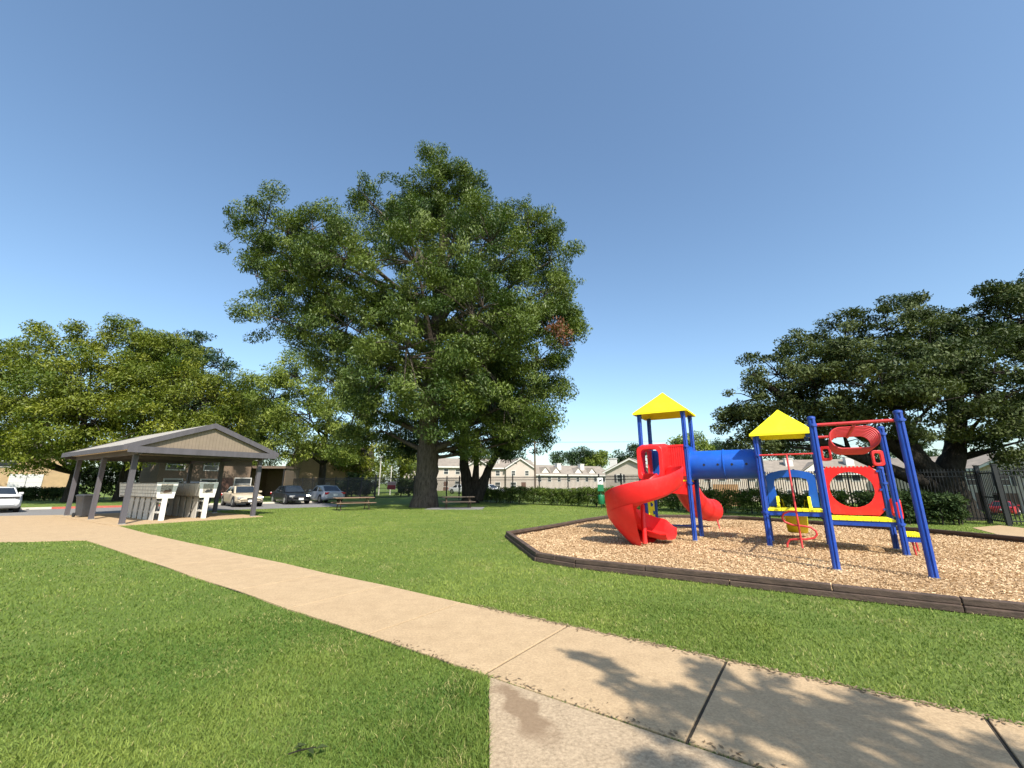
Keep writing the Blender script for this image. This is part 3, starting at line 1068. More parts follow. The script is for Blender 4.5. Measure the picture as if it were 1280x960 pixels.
def hedge(name, label, pts, width, height, n, leaf, mat, seed, stems=14, wob=.15):
    base = Vector((*pts[0], 0))
    root = empty(name, base)
    tag(root, label, 'hedge')
    rg = np.random.default_rng(seed)
    P_ = [Vector((*p, 0)) for p in pts]
    segs = [(P_[i], P_[i + 1]) for i in range(len(P_) - 1)]
    Ls = np.array([(b - a).length for a, b in segs])
    C, CR = [], []
    m = MB()
    for k in range(n):
        i = rg.choice(len(segs), p=Ls / Ls.sum())
        a, b = segs[i]
        f = rg.random()
        d = (b - a).normalized()
        nn = Vector((-d.y, d.x, 0))
        w = (rg.random() - .5) * width
        hh = height * (1 + wob * (value_noise(np.array([f * Ls[i]]), np.array([seed * 1.0]), .9, seed)[0] - .5) * 2)
        z = hh * (.08 + .87 * rg.random() ** .65)
        p = a.lerp(b, f) + nn * w - base
        C.append((p.x, p.y, z))
        CR.append(.17 + .13 * rg.random())
        if k % max(1, n // stems) == 0:
            m = MB()
            m.tube([(p.x, p.y, -.05), (p.x + .05, p.y, hh * .4), (p.x - .05, p.y + .05, hh * .8)], [.035, .025, .01], 5)
            m.build('stem', M['barkdark'], root)
    V, Fc, t = leaf_cloud(np.array(C), np.array(CR), 26, leaf, seed, .0, .5)
    np_mesh('foliage', V, Fc, mat, root, col=t)
    return root


HL = [gnd(596, 627.5), gnd(750, 634.5), gnd(940, 643.5), gnd(1065, 650)]
HL = [(x * 1.02, y * 1.02) for x, y in HL]
hedge('hedge', 'long clipped green hedge along the iron fence behind the play bed', HL, 1.1, 1.22, 2600, .11, M['hedge'], 101, 40)
hedge('hedge', 'dark overgrown shrub hedge at the foot of the live oak', [gnd(1085, 653), gnd(1150, 654), gnd(1205, 656)], 1.4, 1.2, 800, .11, M['darkhedge'], 103, 14, .3)

# ------------------------------------------------------------------ iron fence


def fence_run(label, pts, h=2.2, bay=2.4, gap=.108):
    base = Vector((*pts[0], 0))
    root = empty('iron_fence', base)
    tag(root, label, 'fence', 'iron fence runs round the park')
    first = True
    for i in range(len(pts) - 1):
        a, b = Vector((*pts[i], 0)) - base, Vector((*pts[i + 1], 0)) - base
        L = (b - a).length
        d = (b - a).normalized()
        nb = max(1, round(L / bay))
        for k in range(nb):
            p, q = a.lerp(b, k / nb), a.lerp(b, (k + 1) / nb)
            if True:
                o = MB()
                o.box(p + Vector((0, 0, h / 2 + .03)), (.075, .075, h + .1), math.atan2(d.y, d.x))
                o.box(p + Vector((0, 0, h + .095)), (.09, .09, .03), math.atan2(d.y, d.x))
                o.build('post', M['black'], root)
            o = MB()
            for z in (.18, h - .32, h - .12):
                o.bar(p + d * .04 + Vector((0, 0, z)), q - d * .04 + Vector((0, 0, z)), .03, .04)
            n = int((q - p).length / gap)
            for j in range(1, n):
                w = p + d * (j * (q - p).length / n)
                o.bar(w + Vector((0, 0, .08)), w + Vector((0, 0, h)), .025, .025, (0, 1, 0))
            o.build('picket_panel', M['black'], root)
    o = MB()
    e = Vector((*pts[-1], 0)) - base
    o.box(e + Vector((0, 0, h / 2 + .03)), (.075, .075, h + .1), .6)
    o.build('post', M['black'], root)
    return root


F0 = (-2.2, 38.6)
FG = gnd(1238, 654)
FG2 = gnd(1262, 657.5)
fence_run('black iron picket fence behind the long hedge and the play structure', [F0, gnd(750, 630.5), (13.0, 23.3), FG])
fence_run('black iron picket fence right of the thick gate posts, at the right edge', [FG2, (29, 11.6)])
GL = [gnd(517, 622), gnd(468, 624.5)]
fence_run('black iron picket fence between the pecan trunk and the gate with the sign', [F0, GL[0]])
fence_run('black iron picket fence behind the silver car, left of the gate', [GL[1], gnd(352, 620)])


def gate(label, a, b, h, leaf_gap=.06, sign=False):
    a, b = Vector((*a, 0)), Vector((*b, 0))
    root = empty('iron_gate', a)
    tag(root, label, 'gate')
    q = b - a
    d = q.normalized()
    an = math.atan2(d.y, d.x)
    for w in (Vector(), q):
        o = MB()
        o.box(w + Vector((0, 0, (h + .2) / 2)), (.13, .13, h + .2), an)
        o.box(w + Vector((0, 0, h + .22)), (.16, .16, .04), an)
        o.build('gate_post', M['black'], root)
    o = MB()
    s, e = d * .1, q - d * .1
    for z in (.15, h * .5, h - .1):
        o.bar(s + Vector((0, 0, z)), e + Vector((0, 0, z)), .035, .05)
    n = max(3, int((e - s).length / .11))
    for j in range(n + 1):
        w = s.lerp(e, j / n)
        o.bar(w + Vector((0, 0, .1)), w + Vector((0, 0, h)), .022, .022, (0, 1, 0))
    o.build('gate_leaf', M['black'], root)
    o = MB()
    o.box(e * .9 + Vector((d.y * .06, -d.x * .06, h * .5)), (.16, .08, .2), an)
    o.build('lock_box', M['black'], root)
    return root


gate('black iron gate between two thick posts beside the oak at the right edge', FG, FG2, 2.1)
gate('black iron gate left of the pecan trunk, carrying the red and white sign', GL[1], GL[0], 2.2)
sg = at(489.5, 607, GL[0][1] - 1.3)
sr = empty('gate_sign', (sg.x, sg.y, sg.z))
tag(sr, 'red and pale notice sign hung on the gate by the pecan', 'sign')
MB().box((0, 0, 0), (1.02, .03, .86)).build('sign_board', M['signpink'], sr)
MB().box((0, -.019, -.17), (.98, .008, .46)).build('red_field', M['signred'], sr)
o = MB()
for z in (.28, .16):
    x = -.38
    while x < .36:
        w = random.uniform(.05, .12)
        o.box((x + w / 2, -.026, z), (w, .006, .028))
        x += w + .04
o.build('faded_lettering', M['signpink' if False else 'redmetal'], sr)
sr.rotation_euler.z = R(-12)

# ------------------------------------------------------------------ play structure
PS = Vector((8.84, 9.86, 0))
play = empty('play_structure', (8.84, 9.86, 0), math.atan2(-.548, .837))
tag(play, 'red, blue and yellow playground climber with two roofed towers, tunnel and slides on wood chips', 'play structure')


def pp(mb, name, mat, smooth=None, bevel=0, label=None, parent=None):
    o = mb.build(name, M[mat], parent or play, smooth=smooth, bevel=bevel)
    if label:
        o['label'] = label
    return o


MA, MBk = 1.31, 1.1
Z1, Z2, Z3 = 1.70, .95, .78
FOOT = .0


def post(a, b, h, cap=True, clamps=()):
    o = MB()
    # square post with rounded ribs
    r = .052
    prof = []
    for k in range(4):
        an = math.pi / 2 * k + math.pi / 4
        cx, cy = math.cos(an), math.sin(an)
        for dv in (-.5, -.18, 0, .18, .5):
            rr_ = r * (1.25 if abs(dv) > .4 else (1.36 if abs(dv) > .1 else 1.38))
            t = an + dv
            prof.append((math.cos(t) * rr_, math.sin(t) * rr_))
    # central flute on each face
    full = []
    for k in range(4):
        full += prof[k * 5:(k + 1) * 5]
        an = math.pi / 2 * (k + 1)
        for dv in (-.16, .16):
            full.append((math.cos(an + dv) * r * .86, math.sin(an + dv) * r * .86))
    o.prism(full, lambda p, q, t: (a + p, b + q, t), FOOT, h)
    ob = pp(o, 'post', 'blue', smooth=25)
    if cap:
        c = MB()
        c.tube([(a, b, h - .01), (a, b, h + .03), (a, b, h + .045)], [.075, .07, .03], 12)
        pp(c, 'post_cap', 'blue', smooth=40, parent=ob)
    c = MB()
    c.cyl((a, b, .0), (a, b, .045), .085, .085, 12)
    pp(c, 'footing', 'steel', parent=ob)
    for z in clamps:
        c = MB()
        c.tube([(a, b, z - .03), (a, b, z - .028), (a, b, z + .028), (a, b, z + .03)], [.07, .083, .083, .07], 16)
        for sx, sy in ((.09, 0), (-.09, 0), (0, -.09)):
            c.cyl((a + sx * .9, b + sy * .9, z), (a + sx * 1.08, b + sy * 1.08, z), .013, .011, 8)
        pp(c, 'clamp', 'blue', parent=ob, smooth=30)
    return ob


posts = {'A': (-5.73, 0, 3.72), 'B': (-5.73, MBk, 3.72), 'C': (-4.42, 0, 3.72), 'D': (-4.42, MBk, 3.72),
         'fl': (-2.62, 0, 2.83), 'bl': (-2.62, MBk, 2.83), 'H': (-1.31, 0, 2.86), 'HB': (-1.31, MBk, 2.83), 'm': (0, 0, 2.88), 'b': (0, MBk, 1.97),
         'n': (-1.46, -2.81, 2.88), 'n2': (-.14, -2.81, 2.88)}
for k, (a, b, h) in posts.items():
    lv = {'A': (1.6, 2.7), 'B': (1.6, 2.6), 'C': (1.6, 2.66), 'D': (1.6, 2.6), 'fl': (.86, 2.33), 'bl': (.86, 1.9), 'H': (.68, 2.33, 2.74), 'HB': (.68, 1.9),
          'm': (.69, 2.74), 'b': (.69, 1.6), 'n': (2.74,), 'n2': (2.74,)}[k]
    post(a, b, h, k in ('m', 'b', 'n', 'n2'), lv)


def tower_roof(ca, cb, z0, z1, hw, hd):
    o = MB()
    n = 6
    for k in range(n):        # lapped boards
        f0, f1 = k / n, (k + 1) / n
        zz0, zz1 = z0 + (z1 - z0) * f0, z0 + (z1 - z0) * f1
        s0, s1 = 1 - f0 + .012, max(.015, 1 - f1)
        ring = lambda s, z: [(ca - hw * s, cb - hd * s, z), (ca + hw * s, cb - hd * s, z), (ca + hw * s, cb + hd * s, z), (ca - hw * s, cb + hd * s, z)]
        v = ring(s0, zz0 - .008) + ring(s1, zz1)
        o.add(v, [(0, 1, 5, 4), (1, 2, 6, 5), (2, 3, 7, 6), (3, 0, 4, 7)] + ([(4, 5, 6, 7)] if k == n - 1 else []))
    ring = lambda s, z: [(ca - hw * s, cb - hd * s, z), (ca + hw * s, cb - hd * s, z), (ca + hw * s, cb + hd * s, z), (ca - hw * s, cb + hd * s, z)]
    o.add(ring(1.012, z0 - .06) + ring(1.012, z0 - .004), [(0, 1, 5, 4), (1, 2, 6, 5), (2, 3, 7, 6), (3, 0, 4, 7)])
    o.add(ring(1.0, z0 - .06) + ring(.12, z1 - .12), [(0, 1, 5, 4), (1, 2, 6, 5), (2, 3, 7, 6), (3, 0, 4, 7), (4, 5, 6, 7)])
    ob = o.build('tower_roof', M['yellowr'], play, fix=False)
    for sx in (-1, 1):
        for sy in (-1, 1):
            br = MB()
            br.box((ca + sx * (hw - .16), cb + sy * (hd - .17), z0 - .09), (.1, .1, .12))
            pp(br, 'roof_bracket', 'blue', parent=ob)
    return ob


tower_roof(-5.075, .55, 3.76, 4.46, .80, .72)
tower_roof(-2.01, .55, 2.90, 3.60, .73, .70)


def deck(a0, a1, b0, b1, z, slats=9):
    o = MB()
    n = 8
    for k in range(n):
        x0 = a0 + (a1 - a0) * k / n + .004
        x1 = a0 + (a1 - a0) * (k + 1) / n - .004
        o.bx(x0, x1, b0, b1, z - .05, z)
    d = pp(o, 'deck', 'yellow', bevel=.006)
    o = MB()
    o.bx(a0 + .02, a1 - .02, b0 + .02, b0 + .06, z - .16, z - .052)
    o.bx(a0 + .02, a1 - .02, b1 - .06, b1 - .02, z - .16, z - .052)
    o.bx(a0 + .02, a0 + .06, b0 + .062, b1 - .062, z - .16, z - .052)
    o.bx(a1 - .06, a1 - .02, b0 + .062, b1 - .062, z - .16, z - .052)
    pp(o, 'deck_rim', 'blue', parent=d)
    return d


deck(-5.67, -4.48, .0, MBk, Z1)
deck(-2.56, -1.37, .0, MBk, Z2)
deck(-1.25, -.06, .0, MBk, Z3)
deck(.06, .40, .06, MBk - .1, .47)
o = MB()
for b in (.14, .9):
    for a in (.34, .16):
        o = MB()
        o.tube([(a, b, .31), (a + .02, b, .0)], .02, 8)
        pp(o, 'step_leg', 'redmetal', smooth=40)


def rrect(w, h, r, n=6, cx=0, cz=0):
    pts = []
    for sx, sz, a0 in ((1, 1, 0), (-1, 1, 90), (-1, -1, 180), (1, -1, 270)):
        for k in range(n + 1):
            a = R(a0 + 90 * k / n)
            pts.append((cx + sx * (w / 2 - r) + math.cos(a) * r, cz + sz * (h / 2 - r) + math.sin(a) * r))
    return pts


def ell(w, h, n, cx=0, cz=0, off=0):
    return [(cx + math.cos(2 * math.pi * (k + off) / n) * w / 2, cz + math.sin(2 * math.pi * (k + off) / n) * h / 2) for k in range(n)]


# window panel at the back of the low deck
N = 28
outer = []
W_, H_ = MA - .14, 1.2
for k in range(N):       # square loop parametrised by angle to match the hole
    t = 2 * math.pi * k / N
    c, s = math.cos(t), math.sin(t)
    q = 1 / max(abs(c), abs(s))
    outer.append((c * q * W_ / 2, s * q * H_ / 2))
hole = ell(.92, .90, N, 0, .03)
o = MB()
o.ring_prism(outer, hole, lambda p, q, t: (-.655 + p, t, Z3 + .03 + H_ / 2 + q), MBk - .035, MBk + .005)
for k in range(14):
    x = -.655 - W_ / 2 + .06 + k * (W_ - .12) / 13
    o.box((x, MBk - .015, Z3 + .03 + H_ + .012), (.035, .036, .03))
wp = pp(o, 'round_window_panel', 'red')
o = MB()
for z in (Z3 + .18, Z3 + .66, Z3 + 1.12):
    for x in (-1.245, -.065):
        o.box((x, MBk - .02, z), (.07, .075, .05))
pp(o, 'panel_clip', 'blue', parent=wp)

# arch panel at the back of the roofed low tower
oo = [(-.58, 0), (-.58, .84), (-.46, .92), (-.2, .985), (.0, 1.0), (.2, .985), (.46, .92), (.58, .84), (.58, 0)]
ii = [(-.34, 0), (-.40, .6), (-.37, .74), (-.2, .79), (.0, .80), (.2, .79), (.37, .74), (.40, .6), (.34, 0)]
o = MB()
fn = lambda p, q, t: (-1.965 + p, t, Z2 + .02 + q)
n = len(oo)
vs = [fn(p, q, MBk - .03) for p, q in oo + ii] + [fn(p, q, MBk + .01) for p, q in oo + ii]
fc = []
for i in range(n - 1):
    fc += [(i, i + 1, n + i + 1, n + i), (2 * n + i, 3 * n + i, 3 * n + i + 1, 2 * n + i + 1), (i, 2 * n + i, 2 * n + i + 1, i + 1), (n + i, n + i + 1, 3 * n + i + 1, 3 * n + i)]
fc += [(0, n, 3 * n, 2 * n), (n - 1, 3 * n - 1, 4 * n - 1, 2 * n - 1)]
o.add(vs, fc)
pp(o, 'arch_panel', 'bluep')

# short yellow slide at the back of that tower
path = [(MBk - .25, Z2 + .02), (MBk + .05, Z2 - .01), (MBk + .35, Z2 - .15), (MBk + .9, Z2 - .48), (MBk + 1.3, .27), (MBk + 1.6, .18), (MBk + 1.8, .17)]
rows, rows2 = [], []
for (b, z) in path:
    prof = [(-.28, .20), (-.25, .20), (-.23, .02), (-.18, -.01), (.18, -.01), (.23, .02), (.25, .20), (.28, .20)]
    low = [(.28, .18), (.26, -.02), (.2, -.05), (-.2, -.05), (-.26, -.02), (-.28, .18)]
    rows.append([(-1.965 + x, b, z + q) for x, q in prof + low])
o = MB()
o.grid(rows, closed=True)
ys_ = pp(o, 'straight_slide', 'yellow', smooth=50)
o = MB()
for s in (-1, 1):
    o.prism([(MBk - .45, Z2 + .0), (MBk + .1, Z2 + .0), (MBk + .1, Z2 + .16), (MBk - .02, Z2 + .30), (MBk - .14, Z2 + .30), (MBk - .2, Z2 + .12), (MBk - .42, Z2 + .05)],
            lambda p, q, t: (-1.965 + t, p, q), s * .36 - .035, s * .36 + .035)
pp(o, 'slide_fin', 'yellow', parent=ys_, bevel=.01)

# serpentine climber in front of that tower
o = MB()
o.tube([(-2.58, -.05, 2.33), (-1.35, -.05, 2.33)], .022, 10)
pp(o, 'top_rail', 'redmetal', smooth=40)
o = MB()
o.tube([(-1.965, -.05, 2.33), (-1.95, -.30, 1.2), (-1.93, -.42, .08)], .022, 10)
sp = [(.0, .0, .92), (-.14, 0, .92), (-.25, 0, .86), (-.29, 0, .76), (-.25, 0, .66), (-.12, 0, .60), (.08, 0, .585), (.22, 0, .56), (.30, 0, .48), (.31, 0, .40), (.25, 0, .32), (.1, 0, .28), (-.08, 0, .27), (-.2, 0, .25), (-.26, 0, .16), (-.27, 0, .07)]
o.tube([(-1.94 + p[0] * 1.1, -.36 + .02 * p[2] + .06 * abs(p[0]), p[2]) for p in sp], .024, 10)
pp(o, 'serpentine_climber', 'redmetal', smooth=50)

# overhead ring ladder
o = MB()
o.tube([(-1.46, -2.81, 2.74), (-.14, -2.81, 2.74)], .032, 12)
pp(o, 'ladder_crossbar', 'redmetal', smooth=40)
o = MB()
o.tube([(-1.31, 0, 2.74), (0, 0, 2.74)], .032, 12)
pp(o, 'ladder_crossbar', 'redmetal', smooth=40)
o = MB()
o.tube([(-.80, -2.80, 2.70), (-.655, 0, 2.70)], .028, 10)
pp(o, 'ladder_spine', 'redmetal', smooth=40)
for k in range(8):
    b = -2.45 + k * .29
    loop = rrect(.77, .42, .2, 7, -.81 + .018 * k, 2.48)
    o = MB()
    o.tube([(p, b - .10 * math.cos((q - 2.47) * 5), q) for p, q in loop], .019, 8, closed=True)
    pp(o, 'ladder_ring', 'redmetal', smooth=60)


def handle(a, b, z, w, h, ax, label=None):
    """flat plastic grab loop; ax: direction in plan"""
    o = MB()
    ou, inn = rrect(w, h, .07, 4, w / 2, 0), rrect(w - .11, h - .13, .04, 4, w / 2 + .015, 0)
    d = Vector((ax[0], ax[1], 0)).normalized()
    nn = Vector((-d.y, d.x, 0))
    o.ring_prism(ou, inn, lambda p, q, t: Vector((a, b, z)) + d * p + nn * t + Vector((0, 0, q)), -.03, .03)
    return pp(o, 'grab_handle', 'red', bevel=.008)


handle(-1.26, -.02, 2.32, .24, .36, (1, -.35))
handle(-.05, -.02, 2.18, .24, .36, (-1, -.35))
handle(.05, MBk - .02, 1.02, .26, .42, (.6, -.8))
handle(-.02, -.06, 1.0, .2, .4, (.5, .9))

# blue crawl tunnel between the towers
TC = (.55, 2.13)
o = MB()
rows = []
for t in (0, .04, .05, .9, .91, .93, .94, 1.75, 1.76, 1.80):
    r = .44 if t in (0, .04, .91, .93, 1.76, 1.80) else .415
    rows.append([(-4.42 + t, TC[0] + math.cos(2 * math.pi * k / 40) * r, TC[1] + math.sin(2 * math.pi * k / 40) * r) for k in range(40)])
o.grid(rows, closed=True)
o.grid([[(x, TC[0] + math.cos(2 * math.pi * k / 40) * .395, TC[1] + math.sin(2 * math.pi * k / 40) * .395) for k in range(40)] for x in (-4.42, -2.62)], closed=True)
tun = pp(o, 'crawl_tunnel', 'bluep', smooth=40)
o = MB()
for t in (.42, .78, 1.14, 1.5):
    an = R(186)
    c = Vector((-4.42 + t, TC[0] + math.cos(an) * .413, TC[1] + math.sin(an) * .413 + .03))
    o.cyl(c, c + Vector((0, -.006, 0)), .034, .034, 12)
pp(o, 'air_hole', 'black', parent=tun)
for a in (-4.42, -2.62):
    o = MB()
    Nn = 32
    sq = []
    for k in range(Nn):
        t = 2 * math.pi * k / Nn
        q = 1 / max(abs(math.cos(t)), abs(math.sin(t)))
        sq.append((math.cos(t) * q * .5, math.sin(t) * q * (.56 if math.sin(t) > 0 else .43)))
    o.ring_prism(sq, ell(.8, .8, Nn), lambda p, q, t: (t, TC[0] + p, TC[1] + q), a - .02 if a < -3 else a - .02, a + .02)
    pp(o, 'tunnel_panel', 'bluep')

# tall tower: ribbed barriers


def barrier(p0, p1, z0, z1, mat='red'):
    p0, p1 = Vector((*p0, 0)), Vector((*p1, 0))
    d = (p1 - p0)
    L = d.length
    d.normalize()
    o = MB()
    n = int(L / .062)
    for k in range(n):
        c = p0 + d * ((k + .5) * L / n)
        o.bar(c + Vector((0, 0, z0 + .05)), c + Vector((0, 0, z1 - .05)), .04, .05, tuple(d))
    o.bar(p0 + Vector((0, 0, z0 + .03)), p1 + Vector((0, 0, z0 + .03)), .065, .06)
    o.bar(p0 + Vector((0, 0, z1 - .03)), p1 + Vector((0, 0, z1 - .03)), .065, .06)
    nn = Vector((-d.y, d.x, 0))
    o.bar(p0 + nn * .012 + Vector((0, 0, (z0 + z1) / 2)), p1 + nn * .012 + Vector((0, 0, (z0 + z1) / 2)), .012, z1 - z0 - .12)
    return pp(o, 'barrier_panel', mat, bevel=.004)


barrier((-4.92, -.03), (-4.48, -.03), Z1 + .1, Z1 + 1.02)
barrier((-5.72, .6), (-5.72, 1.04), Z1 + .05, Z1 + .95)
o = MB()       # blue side panel on the far left of the tower
o.bx(-5.66, -5.2, MBk - .02, MBk + .02, Z1 + .03, Z1 + .95)
pp(o, 'side_panel', 'bluep', bevel=.008)
o = MB()       # red skirt under the deck
o.prism([(-5.0, Z1 - .06), (-4.48, Z1 - .06), (-4.48, Z1 - .42), (-5.5, Z1 - .34)], lambda p, q, t: (p, t, q), -.03, .0)
pp(o, 'deck_skirt', 'red')
# yellow climbing wall on the left of the tall tower
o = MB()
o.prism([(-.0, .08), (.62, .08), (.62, Z1 - .06), (-.0, Z1 - .06)], lambda p, q, t: (-5.70 + t, .28 + p, q), -.05, 0)
cw = pp(o, 'climbing_wall', 'yellow', bevel=.01)
o = MB()
for (y, z) in ((.45, .45), (.72, .7), (.5, .95), (.74, 1.2), (.47, 1.42)):
    o.tube([(-5.695, y, z), (-5.66, y, z), (-5.64, y, z + .01)], [.06, .05, .02], 8)
pp(o, 'climbing_hold', 'bluep', parent=cw, smooth=50)
o = MB()
o.tube([(-4.42, MBk, .32), (-5.73, MBk, .32)], .02, 8)
pp(o, 'lower_rail', 'blue')

# spiral slide with its hood
cx, cy = -5.40, -1.45
o = MB()
o.tube([(cx, cy, .05), (cx, cy, 1.02), (cx, cy, 1.06)], [.062, .062, .03], 14)
pp(o, 'slide_column', 'red', smooth=50)
SEC = [(-.40, .24), (-.375, .265), (-.345, .24), (-.33, .06), (-.27, .0), (.20, .0), (.33, .07), (.40, .40), (.425, .47), (.46, .46), (.47, .42), (.415, .02), (.30, -.07), (0, -.085), (-.30, -.06), (-.385, .02)]
rows = []


def slide_row(pos, ox, z, wall=1.0, skirt=0.0, inner=1.0):
    r = []
    for i, (s, h) in enumerate(SEC):
        hh = h
        if s > .3 and h > .05:
            hh = h * wall
        if s < -.3 and h > .05:
            hh = h * inner
        if skirt and i in (11, 12, 13):
            hh = h - skirt * (1.0 if i < 13 else .6)
        r.append((pos[0] + ox[0] * s * .92, pos[1] + ox[1] * s * .92, z + hh))
    return r


RC = .56
# entry: from the deck out through the hood
for b in (.02, -.25, -.50):
    # travel along -g, outer side is +e
    rows.append(slide_row((-5.28 + .02 * b, b), (1, 0), Z1 + .0 - (.0 if b > -.1 else (-.1 - b) * .22), wall=.9))
th0, th1 = 38, -278
nst = 46
zs, ze = Z1 - .10, .24
for k in range(nst + 1):
    f = k / nst
    th = R(th0 + (th1 - th0) * f)
    rad = RC + .25 * max(0, 1 - f * 6) ** 1.5
    z = zs + (ze - zs) * (f ** 1.08)
    sk = .34 * smooth(.22, .42, f) * (1 - smooth(.72, .9, f))
    rows.append(slide_row((cx + math.cos(th) * rad, cy + math.sin(th) * rad), (math.cos(th), math.sin(th)), z, wall=1.0 + .15 * smooth(.2, .5, f) - .29 * smooth(.8, 1.0, f), skirt=0, inner=1 - .55 * smooth(.8, 1, f)))
# run-out heading +e
th = R(th1)
px_, py_ = cx + math.cos(th) * RC, cy + math.sin(th) * RC
tx, ty = math.sin(th), -math.cos(th)
for k in range(1, 7):
    s = k * .085
    rows.append(slide_row((px_ + tx * s, py_ + ty * s), (math.cos(th), math.sin(th)), .24 - .05 * smooth(0, .4, s) + .02 * smooth(.3, .5, s), wall=.86 - .45 * smooth(.2, .51, s), inner=.45 - .1 * smooth(.1, .5, s)))
o = MB()
o.grid(rows, closed=True)
n0 = len(rows[0])
o.add(rows[-1], [tuple(range(n0))])
ss = pp(o, 'spiral_slide', 'red', smooth=50)
# lower shell closing the chute to the ground on its outer left
o = MB()
srow = []
for k in range(29):
    f = k / 28
    th = R(-88 - 196 * f)
    fs = (th0 - math.degrees(th)) / (th0 - th1)
    zt = zs + (ze - zs) * (min(1, fs) ** 1.08) - .03
    r0_ = RC + .385
    srow.append([(cx + math.cos(th) * (r0_ + (.34 - r0_) * q ** 1.05), cy + math.sin(th) * (r0_ + (.34 - r0_) * q ** 1.05), zt + .03 * (q < .05) + (.01 - zt) * q ** .85) for q in (0, .08, .2, .35, .5, .65, .8, 1)])
o.grid(srow)
pp(o, 'slide_base', 'red', smooth=60)
# hood
o = MB()
ha, hz = -5.34, Z1 + .46
ou0 = rrect(.86, 1.10, .12, 5, ha, hz + .06)
in0 = rrect(.56, .82, .16, 5, ha, hz + .03)
ou1 = rrect(.74, .98, .14, 5, ha, hz + .02)
in1 = rrect(.52, .80, .16, 5, ha, hz + .02)
n = len(ou0)
vs = [(p, -.03, q) for p, q in ou0] + [(p, -.62, q) for p, q in ou1] + [(p, -.62, q) for p, q in in1] + [(p, -.03, q) for p, q in in0]
fc = []
for i in range(n):
    j = (i + 1) % n
    fc += [(i, j, n + j, n + i), (n + i, n + j, 2 * n + j, 2 * n + i), (2 * n + i, 2 * n + j, 3 * n + j, 3 * n + i), (3 * n + i, 3 * n + j, j, i)]
o.add(vs, fc)
pp(o, 'slide_hood', 'red', smooth=35, bevel=.015, parent=ss)

# red tube slide at the back of the tall tower
pth = [(-5.08, 1.08, 2.08), (-5.08, 1.5, 2.02), (-5.06, 2.0, 1.78), (-5.02, 2.6, 1.42), (-4.96, 3.1, 1.08), (-4.88, 3.5, .86), (-4.78, 3.85, .72), (-4.66, 4.2, .64), (-4.52, 4.5, .62)]
dense = []
for i in range(len(pth) - 1):
    for k in range(4):
        dense.append(Vector(pth[i]).lerp(Vector(pth[i + 1]), k / 4))
dense.append(Vector(pth[-1]))
sm = [dense[0]] + [(dense[i - 1] + dense[i] * 2 + dense[i + 1]) / 4 for i in range(1, len(dense) - 1)] + [dense[-1]]
o = MB()
o.tube(sm, .40, 26, cap=False)
o.tube(sm, .375, 26, cap=False)
ts = o.build('tube_slide', M['red'], play, smooth=50, fix=False)
for i in (9, 18, 25):
    o = MB()
    d = (sm[i + 1] - sm[i - 1]).normalized() * .03
    o.tube([sm[i] - d, sm[i] + d], .425, 26, cap=False)
    o.tube([sm[i] - d, sm[i] + d], .395, 26, cap=False)
    o.build('joint_flange', M['red'], ts, smooth=50, fix=False)
o = MB()
o.tube([(-4.35, 4.0, .32), (-4.28, 3.95, .0)], .024, 8)
pp(o, 'slide_leg', 'redmetal', smooth=40)
o = MB()
o.tube([(-4.95, 4.2, .32), (-5.02, 4.25, .0)], .024, 8)
pp(o, 'slide_leg', 'redmetal', smooth=40)

# ------------------------------------------------------------------ pavilion
pvl = empty('mail_pavilion', (PV.x, PV.y, 0), PA)
tag(pvl, 'open mail pavilion with charcoal posts and a low grey gable roof', 'pavilion')
ZP = 2.74
for (s, t) in ((0, 0), (0, PL / 2), (0, PL), (PW, 0), (PW, PL / 2), (PW, PL)):
    o = MB()
    o.bx(s - .085, s + .085, t - .085, t + .085, .03, ZP)
    p = o.build('post', M['charcoal'], pvl, bevel=.008)
    o = MB()
    o.bx(s - .1, s + .1, t - .1, t + .1, .034, .06)
    o.build('base_plate', M['steel'], p)
o = MB()
OV, OT = .55, .55
for s in (0, PW):
    o.bx(s - .07, s + .07, -OT + .1, PL + OT - .1, ZP, ZP + .2)
for t in (0, PL / 2, PL):
    o.bx(.072, PW - .072, t - .06, t + .06, ZP + .01, ZP + .19)
o.build('beam', M['charcoal'], pvl)
o = MB()
o.bx(-OV + .05, PW + OV - .05, -OT + .08, PL + OT - .08, ZP + .203, ZP + .222)
o.build('ceiling', M['ceil'], pvl)
ZE, ZR = ZP + .24, ZP + 1.42
mid = PW / 2
slope = (ZR - ZE) / (mid + OV)
# roof planes (thick)
o = MB()
prof = [(-OV, ZE), (mid, ZR), (PW + OV, ZE), (PW + OV, ZE + .07), (mid, ZR + .08), (-OV, ZE + .07)]
o.prism(prof, lambda p, q, t: (p, t, q), -OT, PL + OT)
rf = o.build('roof', M['shingle'], pvl)
for t, sgn in ((-OT, -1), (PL + OT, 1)):
    # gable board
    o = MB()
    y0, y1 = (t + .10, t + .13) if sgn < 0 else (t - .13, t - .10)
    o.prism([(-OV + .3, ZE + .002), (PW + OV - .3, ZE + .002), (mid, ZR - .09)], lambda p, q, tt: (p, tt, q), y0, y1)
    o.build('gable_board', M['gable'], pvl)
    o = MB()
    yy = t + sgn * .022
    for sg_ in (-1, 1):
        xo = mid + sg_ * (mid + OV + .03)
        a, b = Vector((xo, yy, ZE - .03)), Vector((mid, yy, ZR - .01))
        o.prism([(xo, ZE - .12), (mid, ZR - .13), (mid, ZR + .10), (xo, ZE + .10)], lambda p, q, tt: (p, tt, q), yy - .02 + sg_ * .0015, yy + .02 + sg_ * .0015)
    o.bx(-OV + .1, PW + OV - .1, yy - .052, yy - .024, ZE - .19, ZE + .06) if sgn < 0 else o.bx(-OV + .1, PW + OV - .1, yy + .024, yy + .052, ZE - .19, ZE + .06)
    o.build('barge_board', M['charcoal'], pvl)
o = MB()
